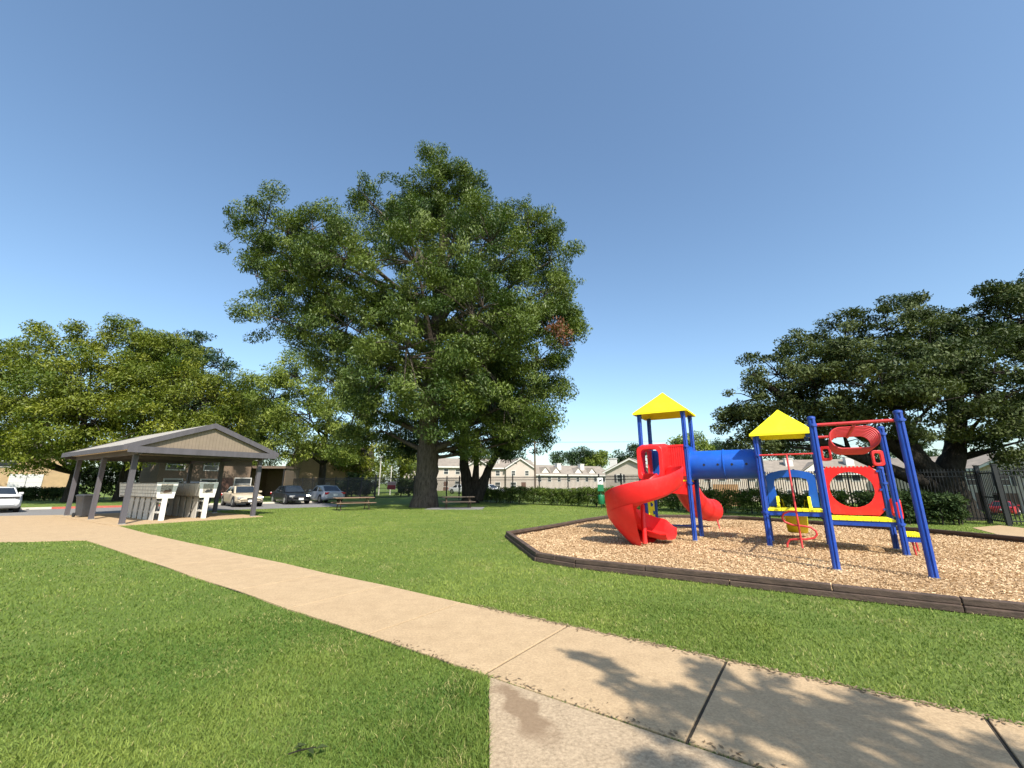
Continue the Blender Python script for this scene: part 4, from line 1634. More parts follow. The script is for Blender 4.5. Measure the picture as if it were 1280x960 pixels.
for x in (-OV - .022, PW + OV + .022):
    o.bx(x - .02, x + .02, -OT + .004, PL + OT - .004, ZE - .11, ZE + .085)
o.build('fascia', M['charcoal'], pvl)

# mail cabinets under the roof


def mail_row(label, s, t0, t1, grid):
    root = empty('mail_cabinet', tuple(pav(s, t0)), PA)
    root.location.z = .034
    tag(root, label, 'mailbox row', 'mail cabinets under the pavilion roof')
    L = t1 - t0
    zb, zt = .95, 1.58
    wt, wb = .37, .28
    o = MB()
    o.prism([(-wb, zb), (wb, zb), (wt, zt), (-wt, zt)], lambda p, q, t: (p, t, q), .03, L - .03)
    o.build('cabinet', M['mailgap'], root)
    for t, n in ((0, 'front'), (L - .028, 'rear')):
        o = MB()
        o.prism([(-wb - .02, zb - .03), (wb + .02, zb - .03), (wt + .02, zt + .02), (-wt - .02, zt + .02)], lambda p, q, tt: (p, tt, q), t, t + .028)
        e = o.build('end_panel', M['white'], root, bevel=.004)
        if t == 0:
            q = MB()
            q.bx(-.22, .2, -.008, -.002, zb + .17, zt - .04)
            q.build('notice', M['notice'], e)
            q = MB()
            q.prism([(-.14, .30), (-.05, .40), (.05, .38), (.10, .43), (.17, .40), (.14, .31), (.02, .27), (-.08, .26)], lambda p, z_, tt: (p, tt, zb + z_ - .06), -.014, -.009)
            q.build('emblem', M['noticedark'] if not grid else M['rust'], e)
    # mailbox doors on the sloping sides
    for sd in (-1, 1):
        nrow, ncol = (4, max(4, int(L / .34))) if grid else (1, max(6, int(L / .26)))
        if sd > 0 and not grid:
            nrow, ncol = 4, max(4, int(L / .34))
        o = MB()
        for i in range(nrow):
            for j in range(ncol):
                z0_ = zb + .03 + (zt - zb - .06) * i / nrow + .013
                z1_ = zb + .03 + (zt - zb - .06) * (i + 1) / nrow - .008
                y0_ = .05 + (L - .1) * j / ncol + .016
                y1_ = .05 + (L - .1) * (j + 1) / ncol - .016
                f = lambda z: sd * (wb + (wt - wb) * (z - zb) / (zt - zb))
                e0, e1 = f(z0_), f(z1_)
                k = sd * .014
                o.add([(e0, y0_, z0_), (e0, y1_, z0_), (e1, y1_, z1_), (e1, y0_, z1_), (e0 + k, y0_, z0_), (e0 + k, y1_, z0_), (e1 + k, y1_, z1_), (e1 + k, y0_, z1_)],
                      [(4, 5, 6, 7), (0, 1, 5, 4), (1, 2, 6, 5), (2, 3, 7, 6), (3, 0, 4, 7)])
        o.build('mailbox_door', M['mailgrey'] if grid else M['greywood'], root)
    o = MB()
    nsl = 7
    for sd in (-1, 1):
        for j in range(1, nsl):
            y = L * j / nsl
            o.bx(sd * .16 - .015, sd * .16 + .015, y - .24, y + .24, 0, zb - .003)
    o.build('slat_skirt', M['greywood'], root)
    for y in (.05, L - .05):
        o = MB()
        o.bx(-.09, .09, y - .05, y + .05, 0, zb - .003)
        o.build('leg', M['white'], root, bevel=.005)
    o = MB()
    for z in (.3, .75):
        o.bx(-.14, .14, .12, L - .12, z, z + .07)
    o.build('cross_rail', M['greywood'], root)
    return root


mail_row('weathered mail cabinet with a grid of small doors, nearer the trash cart', 1.46, .66, 5.5, True)
mail_row('weathered mail cabinet with plain vertical boards, nearer the parked cars', 3.0, .56, 5.5, False)

# wheeled bin
bx_, by_ = gnd(104, 647)
cart = empty('trash_cart', (bx_, by_, .036), PA + .2)
tag(cart, 'charcoal wheeled trash cart between the left pavilion posts', 'trash cart')
o = MB()
rows = []
for z, w, d in ((.06, .24, .24), (.5, .275, .28), (.9, .31, .32), (.93, .33, .34), (.97, .33, .34)):
    rows.append([(p, q, z) for p, q in rrect(w * 2, d * 2, .06, 4)])
o.grid(rows, closed=True)
o.add(rows[0], [tuple(range(len(rows[0])))])
o.build('body', M['bin'], cart, smooth=35)
o = MB()
rows = [[(p, q, z) for p, q in rrect(w * 2, d * 2, .07, 4)] for z, w, d in ((.972, .345, .36), (1.0, .345, .36), (1.05, .28, .30))]
o.grid(rows, closed=True)
o.add(rows[-1], [tuple(range(len(rows[-1])))])
o.build('lid', M['bin'], cart, smooth=35)
for s in (-1, 1):
    o = MB()
    o.cyl((s * .22, .3, .1), (s * .28, .3, .1), .1, .1, 16)
    o.build('wheel', M['rubber'], cart)
o = MB()
o.tube([(-.25, .38, .93), (-.25, .43, .96), (.25, .43, .96), (.25, .38, .93)], .018, 8)
o.build('handle', M['bin'], cart)

# ------------------------------------------------------------------ picnic tables


def picnic(label, x, y, rz, mat, L=2.2):
    r = empty('picnic_table', (x, y, 0), rz)
    tag(r, label, 'picnic table', 'picnic tables under the pecan')
    o = MB()
    for k in range(5):
        yy = -.36 + k * .18
        o.bx(-L / 2, L / 2, yy - .085, yy + .085, .71, .75)
    o.build('table_top', M[mat], r, bevel=.005)
    for s in (-1, 1):
        o = MB()
        for k in range(2):
            yy = s * (.66 + k * .15)
            o.bx(-L / 2, L / 2, yy - .07, yy + .07, .42, .46)
        o.build('bench', M[mat], r, bevel=.005)
    for x_ in (-L * .36, L * .36):
        o = MB()
        o.tube([(x_, -.2, .70), (x_, -.55, .03), (x_, -.62, .03)], .028, 8)
        o.tube([(x_, .2, .70), (x_, .55, .03), (x_, .62, .03)], .028, 8)
        o.bar((x_, -.82, .395), (x_, .82, .395), .04, .05)
        o.bar((x_, -.36, .685), (x_, .36, .685), .04, .05)
        o.build('frame', M['rust'], r)
    return r


p1x, p1y = gnd(441, 637.5)
picnic('lighter brown picnic table standing alone in the sun left of the pecan', p1x, p1y, R(34), 'tablewood', 2.3)
p2x, p2y = gnd(572, 635.5)
picnic('dark weathered picnic table on a concrete pad right of the pecan trunk', p2x, p2y, R(14), 'tabledark', 2.1)
sheet('table_pad_floor', [(p2x - 1.9, p2y - 1.25), (p2x + 1.7, p2y - 1.3), (p2x + 1.7, p2y + 1.1), (p2x - 1.8, p2y + 1.1)], .03, M['asphalt'], .05)

# ------------------------------------------------------------------ pet station
sx_, sy_ = gnd(752, 635.5)
ps = empty('pet_waste_station', (sx_, sy_, 0), R(-10))
tag(ps, 'green pet waste station with white sign in front of the long hedge', 'pet station')
MB().bx(-.03, .03, -.03, .03, 0, 1.75).build('pole', M['green'], ps)
MB().bx(-.2, .2, -.16, -.03, 1.08, 1.5).build('bag_dispenser', M['green'], ps, bevel=.02)
o = MB()
o.tube([(0, -.2, .28), (0, -.2, .32), (0, -.2, .82), (0, -.2, .86)], [.18, .21, .22, .2], 18)
o.build('bin', M['green'], ps, smooth=40)
s_ = MB().bx(-.17, .17, -.045, -.032, 1.53, 1.95).build('sign', M['plate'], ps)
o = MB()
o.prism([(-.1, .0), (-.06, .1), (.02, .09), (.08, .14), (.12, .1), (.08, .06), (.07, -.04), (.03, -.04), (.03, .02), (-.03, .02), (-.05, -.06), (-.09, -.05)], lambda p, q, t: (p, t, 1.72 + q), -.05, -.046)
o.build('pictogram', M['black'], s_)

# ------------------------------------------------------------------ cars


def car(label, x, y, heading, paint, kind='sedan', z=0.0, tailwide=False):
    m = simple('paint_' + kind, paint, .3, .04, 2, coat=.15)
    root = empty('parked_car', (x, y, z), math.atan2(heading[1], heading[0]))
    tag(root, label, 'car')
    S = {'sedan': dict(L=4.65, W=.89, belt=.92, hood=.80, deck=.94, roof=1.43, ws=(.95, .25), rw=(-1.75, -1.0), nose=.62),
         'coupe': dict(L=4.7, W=.94, belt=.93, hood=.86, deck=.98, roof=1.40, ws=(.8, .05), rw=(-1.85, -.95), nose=.68),
         'suv': dict(L=4.75, W=.94, belt=1.08, hood=1.02, deck=1.08, roof=1.76, ws=(1.05, .45), rw=(-2.25, -1.95), nose=.8)}[kind]
    L, W = S['L'], S['W']
    f = L / 2
    st_ = [(-f, .72, .45, S['deck'] - .18), (-f + .08, .90, .36, S['deck'] - .04), (-f + .45, .98, .26, S['deck']), (S['rw'][0], 1, .24, S['deck'] + .01), (-.6, 1, .22, S['belt'] + .02), (.4, 1, .22, S['belt']),
           (S['ws'][0], 1, .24, S['hood'] + .06), (f - .9, .99, .25, S['hood'] + .02), (f - .35, .93, .27, S['hood'] - .06), (f - .1, .82, .32, S['nose']), (f, .66, .40, S['nose'] - .12)]
    rows = []
    for (sx, w, z0, zt) in st_:
        w *= W
        zm = z0 + (zt - z0) * .55
        rows.append([(sx, -w * .9, z0), (sx, -w, z0 + .12), (sx, -w, zm), (sx, -w * .96, zt - .05), (sx, -w * .86, zt), (sx, 0, zt + .03),
                     (sx, w * .86, zt), (sx, w * .96, zt - .05), (sx, w, zm), (sx, w, z0 + .12), (sx, w * .9, z0)])
    o = MB()
    o.grid(rows, closed=True)
    for r_ in (rows[0], rows[-1]):
        o.add(r_, [tuple(range(len(r_)))])
    # cabin
    zb_, zr = S['belt'] - .02, S['roof']
    wb_, wr = W * .90, W * .68
    xw0, xw1 = S['ws']
    xr0, xr1 = S['rw']
    cab = []
    for (xx, w, zz) in ():
        pass
    lowc = [(xw0, -wb_ * .86, zb_), (xw0, wb_ * .86, zb_), (xr0, wb_ * .88, zb_), (xr0, -wb_ * .88, zb_)]
    midc = [(xw0 - .35, -wb_, zb_), (xr0 + .45, -wb_, zb_), (xr0 + .45, wb_, zb_), (xw0 - .35, wb_, zb_)]
    top = [(xw1, -wr, zr - .03), (xw1, wr, zr - .03), (xr1, wr, zr - .05), (xr1, -wr, zr - .05)]
    ctop = [(xw1 - .25, 0, zr + .02), (xr1 + .25, 0, zr)]
    o.add([(xw0, -wb_ * .92, zb_), (xw0, wb_ * .92, zb_), (xr0, wb_ * .92, zb_), (xr0, -wb_ * .92, zb_)] + top + ctop,
          [(0, 1, 5, 4), (1, 2, 6, 5), (2, 3, 7, 6), (3, 0, 4, 7), (4, 5, 8), (5, 6, 9, 8), (6, 7, 9), (7, 4, 8, 9)])
    body = o.build('body', m, root, smooth=38, bevel=.02)

    def quad(c, name, inset=.07, off=.022, mat='glass'):
        c = [Vector(p) for p in c]
        ctr = sum(c, Vector()) / 4
        n_ = (c[1] - c[0]).cross(c[3] - c[0]).normalized()
        if n_.dot(ctr - Vector((-.4, 0, 1.0))) < 0:
            n_ = -n_
        q = [p + (ctr - p).normalized() * inset + n_ * off for p in c]
        g_ = MB()
        g_.add(q, [(0, 1, 2, 3)])
        return g_.build(name, M[mat], root, fix=False)
    A = [(xw0, -wb_ * .92, zb_), (xw0, wb_ * .92, zb_), (xr0, wb_ * .92, zb_), (xr0, -wb_ * .92, zb_)]
    quad([A[0], A[1], top[1], top[0]], 'windscreen', .09)
    quad([A[2], A[3], top[3], top[2]], 'rear_window', .09)
    for sd in (0, 1):
        a0, a1, t1_, t0_ = (A[3], A[0], top[0], top[3]) if sd == 0 else (A[2], A[1], top[1], top[2])
        a0, a1, t1_, t0_ = map(Vector, (a0, a1, t1_, t0_))
        for f0, f1, nm in ((.06, .47, 'side_window'), (.53, .95, 'side_window')):
            quad([a0.lerp(a1, f0), a0.lerp(a1, f1), t0_.lerp(t1_, f1), t0_.lerp(t1_, f0)], nm, .07)
    for sx in (-1.38, 1.38):
        for sd in (-1, 1):
            a = MB()
            a.cyl((sx, sd * (W - .06), .36), (sx, sd * (W + .004), .36), .39, .37, 20)
            a.build('wheel_arch', M['rubber'], body)
            w_ = MB()
            w_.tube([(sx, sd * (W - .2), .33), (sx, sd * (W + .0), .33), (sx, sd * (W + .02), .33)], [.33, .33, .29], 22)
            wo = w_.build('wheel', M['rubber'], root, smooth=40)
            w_ = MB()
            w_.cyl((sx, sd * (W + .0), .33), (sx, sd * (W + .03), .33), .21, .19, 18)
            w_.build('rim', M['steel'], wo)
    for sd in (-1, 1):
        h_ = MB()
        h_.box((f - .17, sd * W * .68, S['nose'] + .0), (.22, .36, .13), Matrix.Rotation(-sd * .35, 3, 'Z'))
        h_.build('headlight', M['chrome'], root, bevel=.03)
        t_ = MB()
        if tailwide:
            t_.box((-f + .02, sd * .40, S['deck'] - .15), (.08, .78, .12))
        else:
            t_.box((-f + .07, sd * W * .74, S['deck'] - .14), (.16, .34, .16), Matrix.Rotation(sd * .3, 3, 'Z'))
        t_.build('tail_light', M['tail'] if not tailwide else M['noticedark'], root, bevel=.02)
        mr = MB()
        mr.box((xw0 - .3, sd * (W + .06), S['belt'] + .08), (.14, .2, .13))
        mr.build('mirror', m, root, bevel=.03)
    b_ = MB()
    b_.box((f + .0, 0, .56), (.05, .5 if kind != 'coupe' else 1.1, .12))
    b_.build('grille', M['rubber'], root)
    for xx in (f + .02, -f - .01):
        b_ = MB()
        b_.box((xx, 0, .42 if xx > 0 else .66), (.04, .34, .15))
        b_.build('number_plate', M['plate'], root)
    b_ = MB()
    b_.box((f - .06, 0, .36), (.1, W * 1.3, .1))
    b_.build('bumper_trim', M['rubber'], root)
    return root


hd = Vector((.72, -.69))
cxy = lambda u, v: gnd(u, v)
x, y = gnd(301, 632.5)
car('beige sedan parked facing the lawn, seen between pavilion post and cabinet', x, y, hd, (.52, .43, .31))
x, y = gnd(362, 629.5)
car('black sedan parked between the beige and the silver sedans', x, y, hd, (.012, .013, .016))
x, y = gnd(404, 628.0)
car('silver sedan parked tail towards the picnic table', x, y, -Vector((.72, -.70)), (.36, .38, .42))
x, y = gnd(232, 634)
car('dark sport utility vehicle half hidden behind the mail cabinets', x, y, -hd, (.02, .022, .024), 'suv')
x, y = gnd(-12, 640)
car('white coupe with dark rear window cut off by the left edge', x, y, (-.80, .60), (.78, .78, .78), 'coupe', tailwide=True)
x, y = at(1252, 623, 44).xy
car('red car beyond the iron fence by the beige house, right edge', x, y, (.8, .6), (.35, .02, .03), z=ground_z(x, y))
for (u, Y, c, lab) in ((612, 62, (.75, .75, .75), 'white car parked beyond the fence, right of the dark tree stems'),
                       (578, 66, (.7, .7, .7), 'white car beyond the fence, seen between pecan trunk and dark stems')):
    p = at(u, 606, Y)
    car(lab, p.x, p.y, (.8, -.6), c, z=ground_z(p.x, p.y))

# ------------------------------------------------------------------ buildings


def window(root, x, z, w, h, y=-.0, shutters=False, frame='trimwhite', split=True):
    o = MB()
    t = .09
    fr = [(x - w / 2, z - h / 2), (x + w / 2, z - h / 2), (x + w / 2, z + h / 2), (x - w / 2, z + h / 2)]
    inn = [(x - w / 2 + t, z - h / 2 + t), (x + w / 2 - t, z - h / 2 + t), (x + w / 2 - t, z + h / 2 - t), (x - w / 2 + t, z + h / 2 - t)]
    o.ring_prism(fr, inn, lambda p, q, tt: (p, tt, q), y - .06, y - .003)
    if split:
        o.bx(x - w / 2 + t, x + w / 2 - t, y - .045, y - .01, z - .03, z + .03)
    wf = o.build('window', M[frame], root)
    o = MB()
    o.bx(x - w / 2 + t, x + w / 2 - t, y - .02, y - .004, z - h / 2 + t, z + h / 2 - t)
    o.build('pane', M['winglass'], wf)
    if shutters:
        for s in (-1, 1):
            o = MB()
            o.bx(x + s * (w / 2 + .22) - .18, x + s * (w / 2 + .22) + .18, y - .05, y - .004, z - h / 2, z + h / 2)
            o.build('shutter', M['shutter'], wf)
    return wf


def house(label, p0, p1, depth, eave, ridge, wall='siding', gables=(), chimneys=(), dormers=(), windows=(), doors=(), z0=None, end_gable=False, cat='house', group='houses beyond the fence', roof='farroof', windows_shut=False):
    """front runs p0 -> p1 (facing the camera); local x along the front, -y towards the viewer"""
    p0, p1 = Vector((p0[0], p0[1], 0)), Vector((p1[0], p1[1], 0))
    d = p1 - p0
    L = d.length
    base = z0 if z0 is not None else min(ground_z(p0.x, p0.y), ground_z(p1.x, p1.y)) - .05
    r = empty('row_house', (p0.x, p0.y, base), math.atan2(d.y, d.x))
    tag(r, label, cat, group)
    o = MB()
    if end_gable:      # gable faces the viewer
        o.prism([(0, 0), (L, 0), (L, eave), (L / 2, ridge - .1), (0, eave)], lambda p, q, t: (p, t, q), 0, depth)
    else:
        o.bx(0, L, 0, depth, 0, eave)
        o.add([(0, .0, eave), (0, depth, eave), (0, depth / 2, ridge - .1)], [(0, 1, 2)])
        o.add([(L, .0, eave), (L, depth, eave), (L, depth / 2, ridge - .1)], [(0, 1, 2)])
    for (x, w, zt) in gables:
        o.prism([(x - w / 2, .0), (x + w / 2, .0), (x + w / 2, eave), (x, zt - .12), (x - w / 2, eave)], lambda p, q, t: (p, t, q), -.9, .001 - .002)
    o.build('wall', M[wall], r)
    rf = MB()
    th = .16
    if end_gable:
        rf.prism([(-.4, eave - .15), (L / 2, ridge), (L + .4, eave - .15), (L + .4, eave + .03), (L / 2, ridge + th), (-.4, eave + .03)], lambda p, q, t: (p, t, q), -.4, depth + .3)
    else:
        rf.prism([(-.5, eave - .12), (depth / 2, ridge), (depth + .5, eave - .12), (depth + .5, eave + .05), (depth / 2, ridge + th), (-.5, eave + .05)], lambda p, q, t: (t, p, q), -.3, L + .3)
    for (x, w, zt) in gables:
        back = depth / 2 * (zt - eave) / max(.1, ridge - eave)
        rf.prism([(x - w / 2 - .35, eave - .14), (x, zt), (x + w / 2 + .35, eave - .14), (x + w / 2 + .35, eave + .04), (x, zt + th), (x - w / 2 - .35, eave + .04)], lambda p, q, t: (p, t, q), -1.25, back)
    for (x, w, zb, h) in dormers:
        yb = (zb - eave) / (ridge - eave) * depth / 2
        rf.prism([(x - w / 2 - .2, zb), (x, zb + h), (x + w / 2 + .2, zb), (x + w / 2 + .2, zb + .15), (x, zb + h + .15), (x - w / 2 - .2, zb + .15)], lambda p, q, t: (p, t, q), yb - .6, depth / 2)
    roof_o = rf.build('roof', M[roof], r)
    tr = MB()
    if end_gable:
        for s in (-1, 1):
            tr.prism([(L / 2, ridge - .22), (L / 2, ridge + .04), (L / 2 + s * (L / 2 + .4), eave - .09), (L / 2 + s * (L / 2 + .4), eave - .35)], lambda p, q, t: (p, t, q), -.47 + s * .002, -.41 + s * .002)
    else:
        tr.bx(-.3, L + .3, -.57, -.51, eave - .28, eave + .0)
    for (x, w, zt) in gables:
        for s in (-1, 1):
            tr.prism([(x, zt - .2), (x, zt + .06), (x + s * (w / 2 + .35), eave - .08), (x + s * (w / 2 + .35), eave - .34)], lambda p, q, t: (p, t, q), -1.33 + s * .002, -1.26 + s * .002)
    tr.build('trim', M['trimwhite'], r)
    for (x, w, zb, h) in dormers:
        yb = (zb - eave) / (ridge - eave) * depth / 2
        o = MB()
        o.prism([(x - w / 2, zb - .1), (x + w / 2, zb - .1), (x, zb + h - .1)], lambda p, q, t: (p, t, q), yb - .45, yb + .6)
        o.build('dormer', M['trimwhite'], roof_o)
    for (x, h) in chimneys:
        o = MB()
        o.bx(x - .6, x + .6, depth * .22, depth * .22 + 1.1, eave, ridge + h)
        o.bx(x - .68, x + .68, depth * .22 - .08, depth * .22 + 1.18, ridge + h, ridge + h + .15)
        o.build('chimney', M['trimwhite'], roof_o)
    for w in windows:
        x, z, ww, hh = w[:4]
        y = w[4] if len(w) > 4 else 0
        window(r, x, z, ww, hh, y, shutters=windows_shut)
    for (x, w, y) in doors:
        o = MB()
        o.bx(x - w / 2, x + w / 2, y - .05, y - .003, .05, 2.15)
        o.build('door', M['door'], r)
    return r


def W2(L, n, y=0, z=(1.5, 4.2), w=1.1, h=1.3, skip=()):
    out = []
    for k in range(n):
        if k in skip:
            continue
        for zz in z:
            out.append((L * (k + .5) / n, zz, w, h, y))
    return out


def A2(u, Y):
    p = at(u, 600, Y)
    return (p.x, p.y)


# long rows of beige houses across the far side
house('beige house at the far left of the row, seen between pecan trunk and dark stems', A2(505, 92), A2(612, 96), 8, 5.3, 7.2, 'siding2', gables=[(16.0, 5.5, 7.0)], windows=W2(18, 7), doors=[(9.0, 1, 0)])
house('beige two-storey house with a wide front gable behind the utility pole', A2(614, 97), A2(668, 99), 9, 5.4, 7.4, 'siding2', gables=[(6.6, 6.6, 7.6)], chimneys=[(1.6, .5)],
      windows=[(1.5, 1.5, 1.3, 1.4), (1.5, 4.2, 1.1, 1.3), (5.0, 4.2, 1, 1.2, -.9), (8.2, 4.2, 1, 1.2, -.9), (5.0, 1.5, 1.4, 1.4, -.9)], doors=[(7.4, 1.1, -.9)])
house('long beige row house with small roof gables and pale chimneys, left of the slide', A2(668, 100), A2(764, 112), 9, 5.3, 7.6, 'siding2', dormers=[(3.4, 2.4, 5.7, 1.3), (6.6, 2.4, 5.7, 1.3), (13.5, 2.4, 5.7, 1.3), (18.0, 2.4, 5.7, 1.3)],
      chimneys=[(1.2, .6), (8.8, .4), (16.2, .4)], windows=W2(23, 8), doors=[(4.4, 1.1, 0), (11.5, 1.1, 0), (18.6, 1.1, 0)])
house('beige gabled house with dark shutters directly left of the spiral slide', A2(757, 78), A2(822, 74), 10, 5.3, 7.6, 'siding2', end_gable=True, chimneys=[(1.0, .1)], windows=[(2.6, 4.1, 1.1, 1.4), (6.9, 4.1, 1.1, 1.4), (2.4, 1.4, 1.5, 1.5), (6.9, 1.4, 1.3, 1.4)], doors=[(4.7, 1.1, 0)], windows_shut=True)
house('pale vertical-sided row house behind the hedge and blue tunnel', A2(822, 80), A2(955, 76), 9, 5.0, 7.2, 'siding', dormers=[(6, 2.6, 5.4, 1.2), (12, 2.6, 5.4, 1.2)], chimneys=[(4, .3), (15.5, .4)], windows=W2(20, 8, w=1.3), doors=[(5, 1.1, 0), (14, 1.1, 0)])
house('pale vertical-sided row house seen through the arch and the round window panel', A2(957, 75), A2(1100, 70), 9, 4.9, 7.3, 'siding', dormers=[(8.0, 4.2, 5.2, 1.6), (17.2, 4.2, 5.2, 1.6)], chimneys=[(4.6, .2), (13.8, .3)], windows=W2(22, 9, w=1.3), doors=[(7, 1.1, 0), (15, 1.1, 0)])
house('pale row house with a white-trimmed gable behind the live oak limbs', A2(1102, 69), A2(1188, 62), 9, 4.9, 7.2, 'siding', dormers=[(5.0, 4.2, 5.1, 1.6)], windows=W2(13, 6, w=1.4), doors=[(6, 1.1, 0)])
house('beige house with shuttered windows and dark garage behind the right gate', A2(1196, 54), A2(1330, 44), 9, 5.0, 6.9, 'siding', gables=[(7.5, 8.0, 6.7)], windows=[(5.6, 3.7, 1.3, 1.5, -.9), (9.4, 3.7, 1.6, 1.5, -.9), (1.7, 3.7, 1.3, 1.5), (13, 3.7, 1.4, 1.5), (9.6, 1.3, 1.6, 1.4, -.9)], doors=[(2.4, 1.3, 0), (5.4, 2.3, -.9)], windows_shut=True)

# buildings on the left
b = house('tan stucco building with white garage doors at the left edge', A2(-80, 42), A2(88, 52), 10, 5.6, 6.4, 'stucco', windows=[(4.5, 4.0, 1.6, 1.4), (10.2, 4.0, 1.6, 1.4)], cat='building', group=None, roof='mansard', z0=0)
GP = [(Vector((*A2(u_, Y_), 0)) - Vector((*A2(-80, 42), 0))).length for u_, Y_ in ((16, 47.7), (37, 49.0))]
for k, x in enumerate(GP):
    o = MB()
    o.bx(x - .72, x + .72, -.06, -.003, .05, 2.6)
    o.build('garage_door', M['garage'], b)
house('brown brick building with pale windows, shaded behind the pavilion', A2(196, 41), A2(312, 48), 5, 4.4, 4.7, 'brownwall', windows=[(1.3, 3.4, 1.6, 1.1), (1.3, 1.4, 1.6, 1.3), (4.4, 3.4, 1.4, 1.1), (4.4, 1.4, 1.6, 1.3), (7.7, 1.5, 1.8, 1.4)], doors=[(6.1, 1.1, 0)], cat='building', group=None, roof='mansard', z0=0)

# slanted brick end building
p0, p1 = Vector((*A2(332, 61), 0)), Vector((*A2(451, 63), 0))
d_ = p1 - p0
sb = empty('slanted_building', (p0.x, p0.y, 0), math.atan2(d_.y, d_.x))
tag(sb, 'tan brick building with a sloping left end and brown mansard top, behind the airy tree', 'building')
Lb = d_.length
o = MB()
o.prism([(0, 0), (Lb, 0), (Lb, 5.6), (3.4, 5.6)], lambda p, q, t: (p, t, q), 0, 9)
o.build('wall', M['brick'], sb)
o = MB()
o.prism([(-.25, 5.6), (1.1, 7.4), (8.0, 7.4), (9.2, 5.6)], lambda p, q, t: (t, p, q), 3.3, Lb + .2)
o.build('mansard_roof', M['mansard'], sb)
o = MB()
o.bx(3.0, 3.05, -.2, -.02, .6, 1.2)
for x, w in ((7.2, .6), (8.6, .6)):
    o.bx(x - w / 2, x + w / 2, -.22, -.003, .9, 1.7)
o.build('meter_box', M['steel'], sb)

# flat-roofed carport beside it
cpp = at(337, 600, 50)
cp = empty('carport', (cpp.x, cpp.y, 0), R(8))
tag(cp, 'dark flat-roofed carport behind the black sedan', 'carport')
MB().bx(-2.4, 1.6, 0, 5, 3.3, 3.6).build('roof', M['mansard'], cp)
MB().bx(-2.35, 1.55, 4.8, 4.98, 0, 3.295).build('back_wall', M['brownwall'], cp)
for x in (-2.25, 1.45):
    for y in (.15, 2.5):
        MB().bx(x - .07, x + .07, y - .07, y + .07, 0, 3.295).build('post', M['black'], cp)
for x in (-2.32, 1.52):
    MB().bx(x - .03, x + .03, .3, 4.79, 0, 3.294).build('side_wall', M['brownwall'], cp)

# clipped shrubs along the tan building
for k, (u0, u1) in enumerate(((22, 52), (56, 92))):
    Y = 40.5
    hedge('hedge', ('low dark hedge in front of the white garage doors', 'low dark hedge by the tan wall, left of the trash cart')[k], [at(u0, 600, Y).xy, at(u1, 600, Y).xy], 1.0, 1.15, 260, .14, M['darkhedge'], 110 + k, 6)
hedge('hedge', 'tall dark shrubs beyond the iron fence, between silver sedan and gate', [at(425, 600, 52).xy, at(466, 600, 50).xy], 1.6, 2.3, 420, .2, M['darkhedge'], 121, 8, .4)
hedge('hedge', 'low dark shrubs beyond the gate, left of the pecan trunk', [at(498, 600, 54).xy, at(522, 600, 54).xy], 1.6, 1.9, 240, .2, M['darkhedge'], 122, 6, .4)
hedge('hedge', 'tall dark shrubs across the road, seen between the left pavilion posts', [at(98, 600, 46).xy, at(190, 600, 47).xy], 2.0, 3.6, 900, .2, M['darkhedge'], 123, 10, .35)
# wood fence by the far houses
wfp = at(905, 606, 60)
wf = empty('wood_fence', (wfp.x - 1.6, wfp.y, ground_z(wfp.x, wfp.y)), R(-6))
tag(wf, 'short orange-brown board fence behind the hedge, right of the tube slide', 'fence')
zf = 1.45 - ground_z(wfp.x, wfp.y)
MB().bx(0, 3.4, 0, .05, .1, zf).build('board_panel', M['fencewood'], wf)
for x in (0.05, 1.7, 3.35):
    MB().bx(x - .05, x + .05, .052, .15, 0, zf - .05).build('post', M['fencewood'], wf)

# ------------------------------------------------------------------ poles and wires
pp_ = at(669, 606, 66)
up = empty('utility_pole', (pp_.x, pp_.y, 0))
tag(up, 'brown wooden utility pole in front of the beige houses', 'utility pole')
o = MB()
o.tube([(0, 0, -.3), (0, 0, 9)], [.17, .12], 12)
o.build('pole', M['pole'], up, smooth=60)
MB().box((0, 0, 7.9), (2.0, .1, .12), R(40)).build('crossarm', M['pole'], up)
o = MB()
o.tube([(.25, -.2, 6.2), (.25, -.2, 7.1)], .2, 12)
o.build('transformer', M['steel'], up, smooth=40)
for k, (zz, off) in enumerate(((7.97, .8), (7.97, -.8), (6.6, 0))):
    w = MB()
    a = Vector((pp_.x + off * .77, pp_.y + off * .64, zz))
    b2 = Vector((pp_.x + 85, pp_.y - 26 + off, zz + 3.2))
    pts = []
    for i in range(25):
        f = i / 24
        q = a.lerp(b2, f)
        q.z -= 4 * 1.6 * f * (1 - f)
        pts.append(q)
    w.tube(pts, .012, 4, cap=False)
    wo = w.build('power_line', M['black'])
    tag(wo, ('thin power line from the farther crossarm end of the utility pole', 'thin power line from the nearer crossarm end of the utility pole', 'lowest thin power line from the utility pole')[k], 'power line', 'power lines from the utility pole')
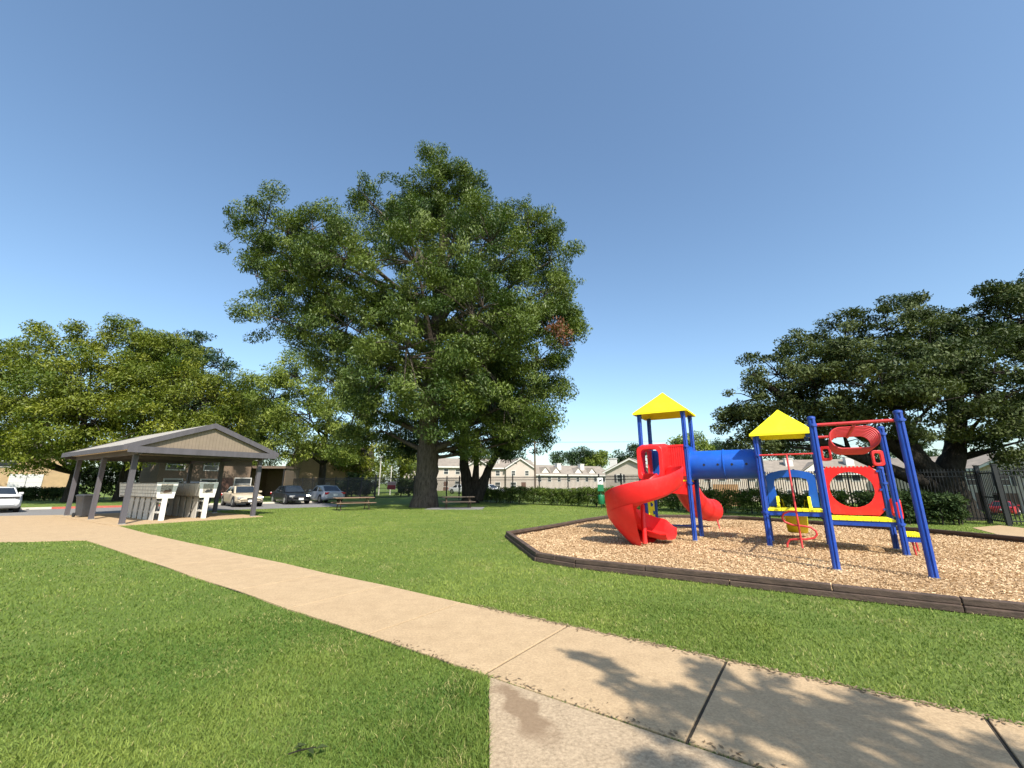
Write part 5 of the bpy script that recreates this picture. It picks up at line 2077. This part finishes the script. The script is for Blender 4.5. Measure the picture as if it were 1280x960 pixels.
for (u, Y, h, lab) in ((474.5, 58, 4.9, 'slim pale lamp post with white globe beyond the gate'), (488.5, 60, 4.0, 'slim bare pale post beyond the gate, right of the lamp post')):
    q = at(u, 600, Y)
    lp = empty('lamp_post' if h > 4.5 else 'bare_post', (q.x, q.y, 0))
    tag(lp, lab, 'post')
    o = MB()
    o.tube([(0, 0, 0), (0, 0, h)], [.09, .06], 10)
    o.build('pole', M['palepole'], lp, smooth=50)
    if h > 4.5:
        o = MB()
        o.tube([(0, 0, h), (0, 0, h + .12), (0, 0, h + .3), (0, 0, h + .45), (0, 0, h + .5)], [.08, .2, .26, .18, .02], 12)
        o.build('lamp_globe', M['plate'], lp, smooth=60)

# ------------------------------------------------------------------ light, sky, camera
w = bpy.data.worlds.new('World')
SC.world = w
w.use_nodes = True
nt = w.node_tree
bg = nt.nodes['Background']
sky = nt.nodes.new('ShaderNodeTexSky')
sky.sky_type = 'NISHITA'
sky.sun_disc = False
sky.sun_elevation = SUN_EL
sky.sun_rotation = math.atan2(SUN_AZ.x, SUN_AZ.y)
sky.altitude = 150
sky.air_density = 1.0
sky.dust_density = 1.4
sky.ozone_density = .3
nt.links.new(mix(nt, 1.0, sky.outputs[0], (.93, 1.06, 1.1), 'MULTIPLY'), bg.inputs['Color'])
bg.inputs['Strength'].default_value = .12

sl_ = bpy.data.lights.new('sun', 'SUN')
sl_.energy = 4.35
sl_.angle = R(.53)
sl_.color = (1.0, .94, .84)
so = bpy.data.objects.new('sun', sl_)
COL.objects.link(so)
dirv = Vector((SUN_AZ.x * math.cos(SUN_EL), SUN_AZ.y * math.cos(SUN_EL), math.sin(SUN_EL)))
so.rotation_euler = dirv.to_track_quat('Z', 'Y').to_euler()
so.location = (10, -20, 30)

cd = bpy.data.cameras.new('camera')
cd.sensor_width = 36
cd.lens = F / 1280 * 36
cd.clip_end = 3000
cd.clip_start = .05
co = bpy.data.objects.new('camera', cd)
co.location = (0, 0, EYE)
co.rotation_euler = (math.pi / 2 + P, 0, 0)
COL.objects.link(co)
SC.camera = co

SC.view_settings.view_transform = 'Standard'
SC.view_settings.look = 'None'
SC.view_settings.exposure = 0.82
SC.view_settings.gamma = 1
SC.view_settings.use_curve_mapping = False
SC.cycles.use_denoising = True
SC.cycles.max_bounces = 6
SC.cycles.diffuse_bounces = 3
SC.cycles.glossy_bounces = 2
SC.cycles.transmission_bounces = 3
SC.cycles.use_adaptive_sampling = True
SC.cycles.adaptive_threshold = .015
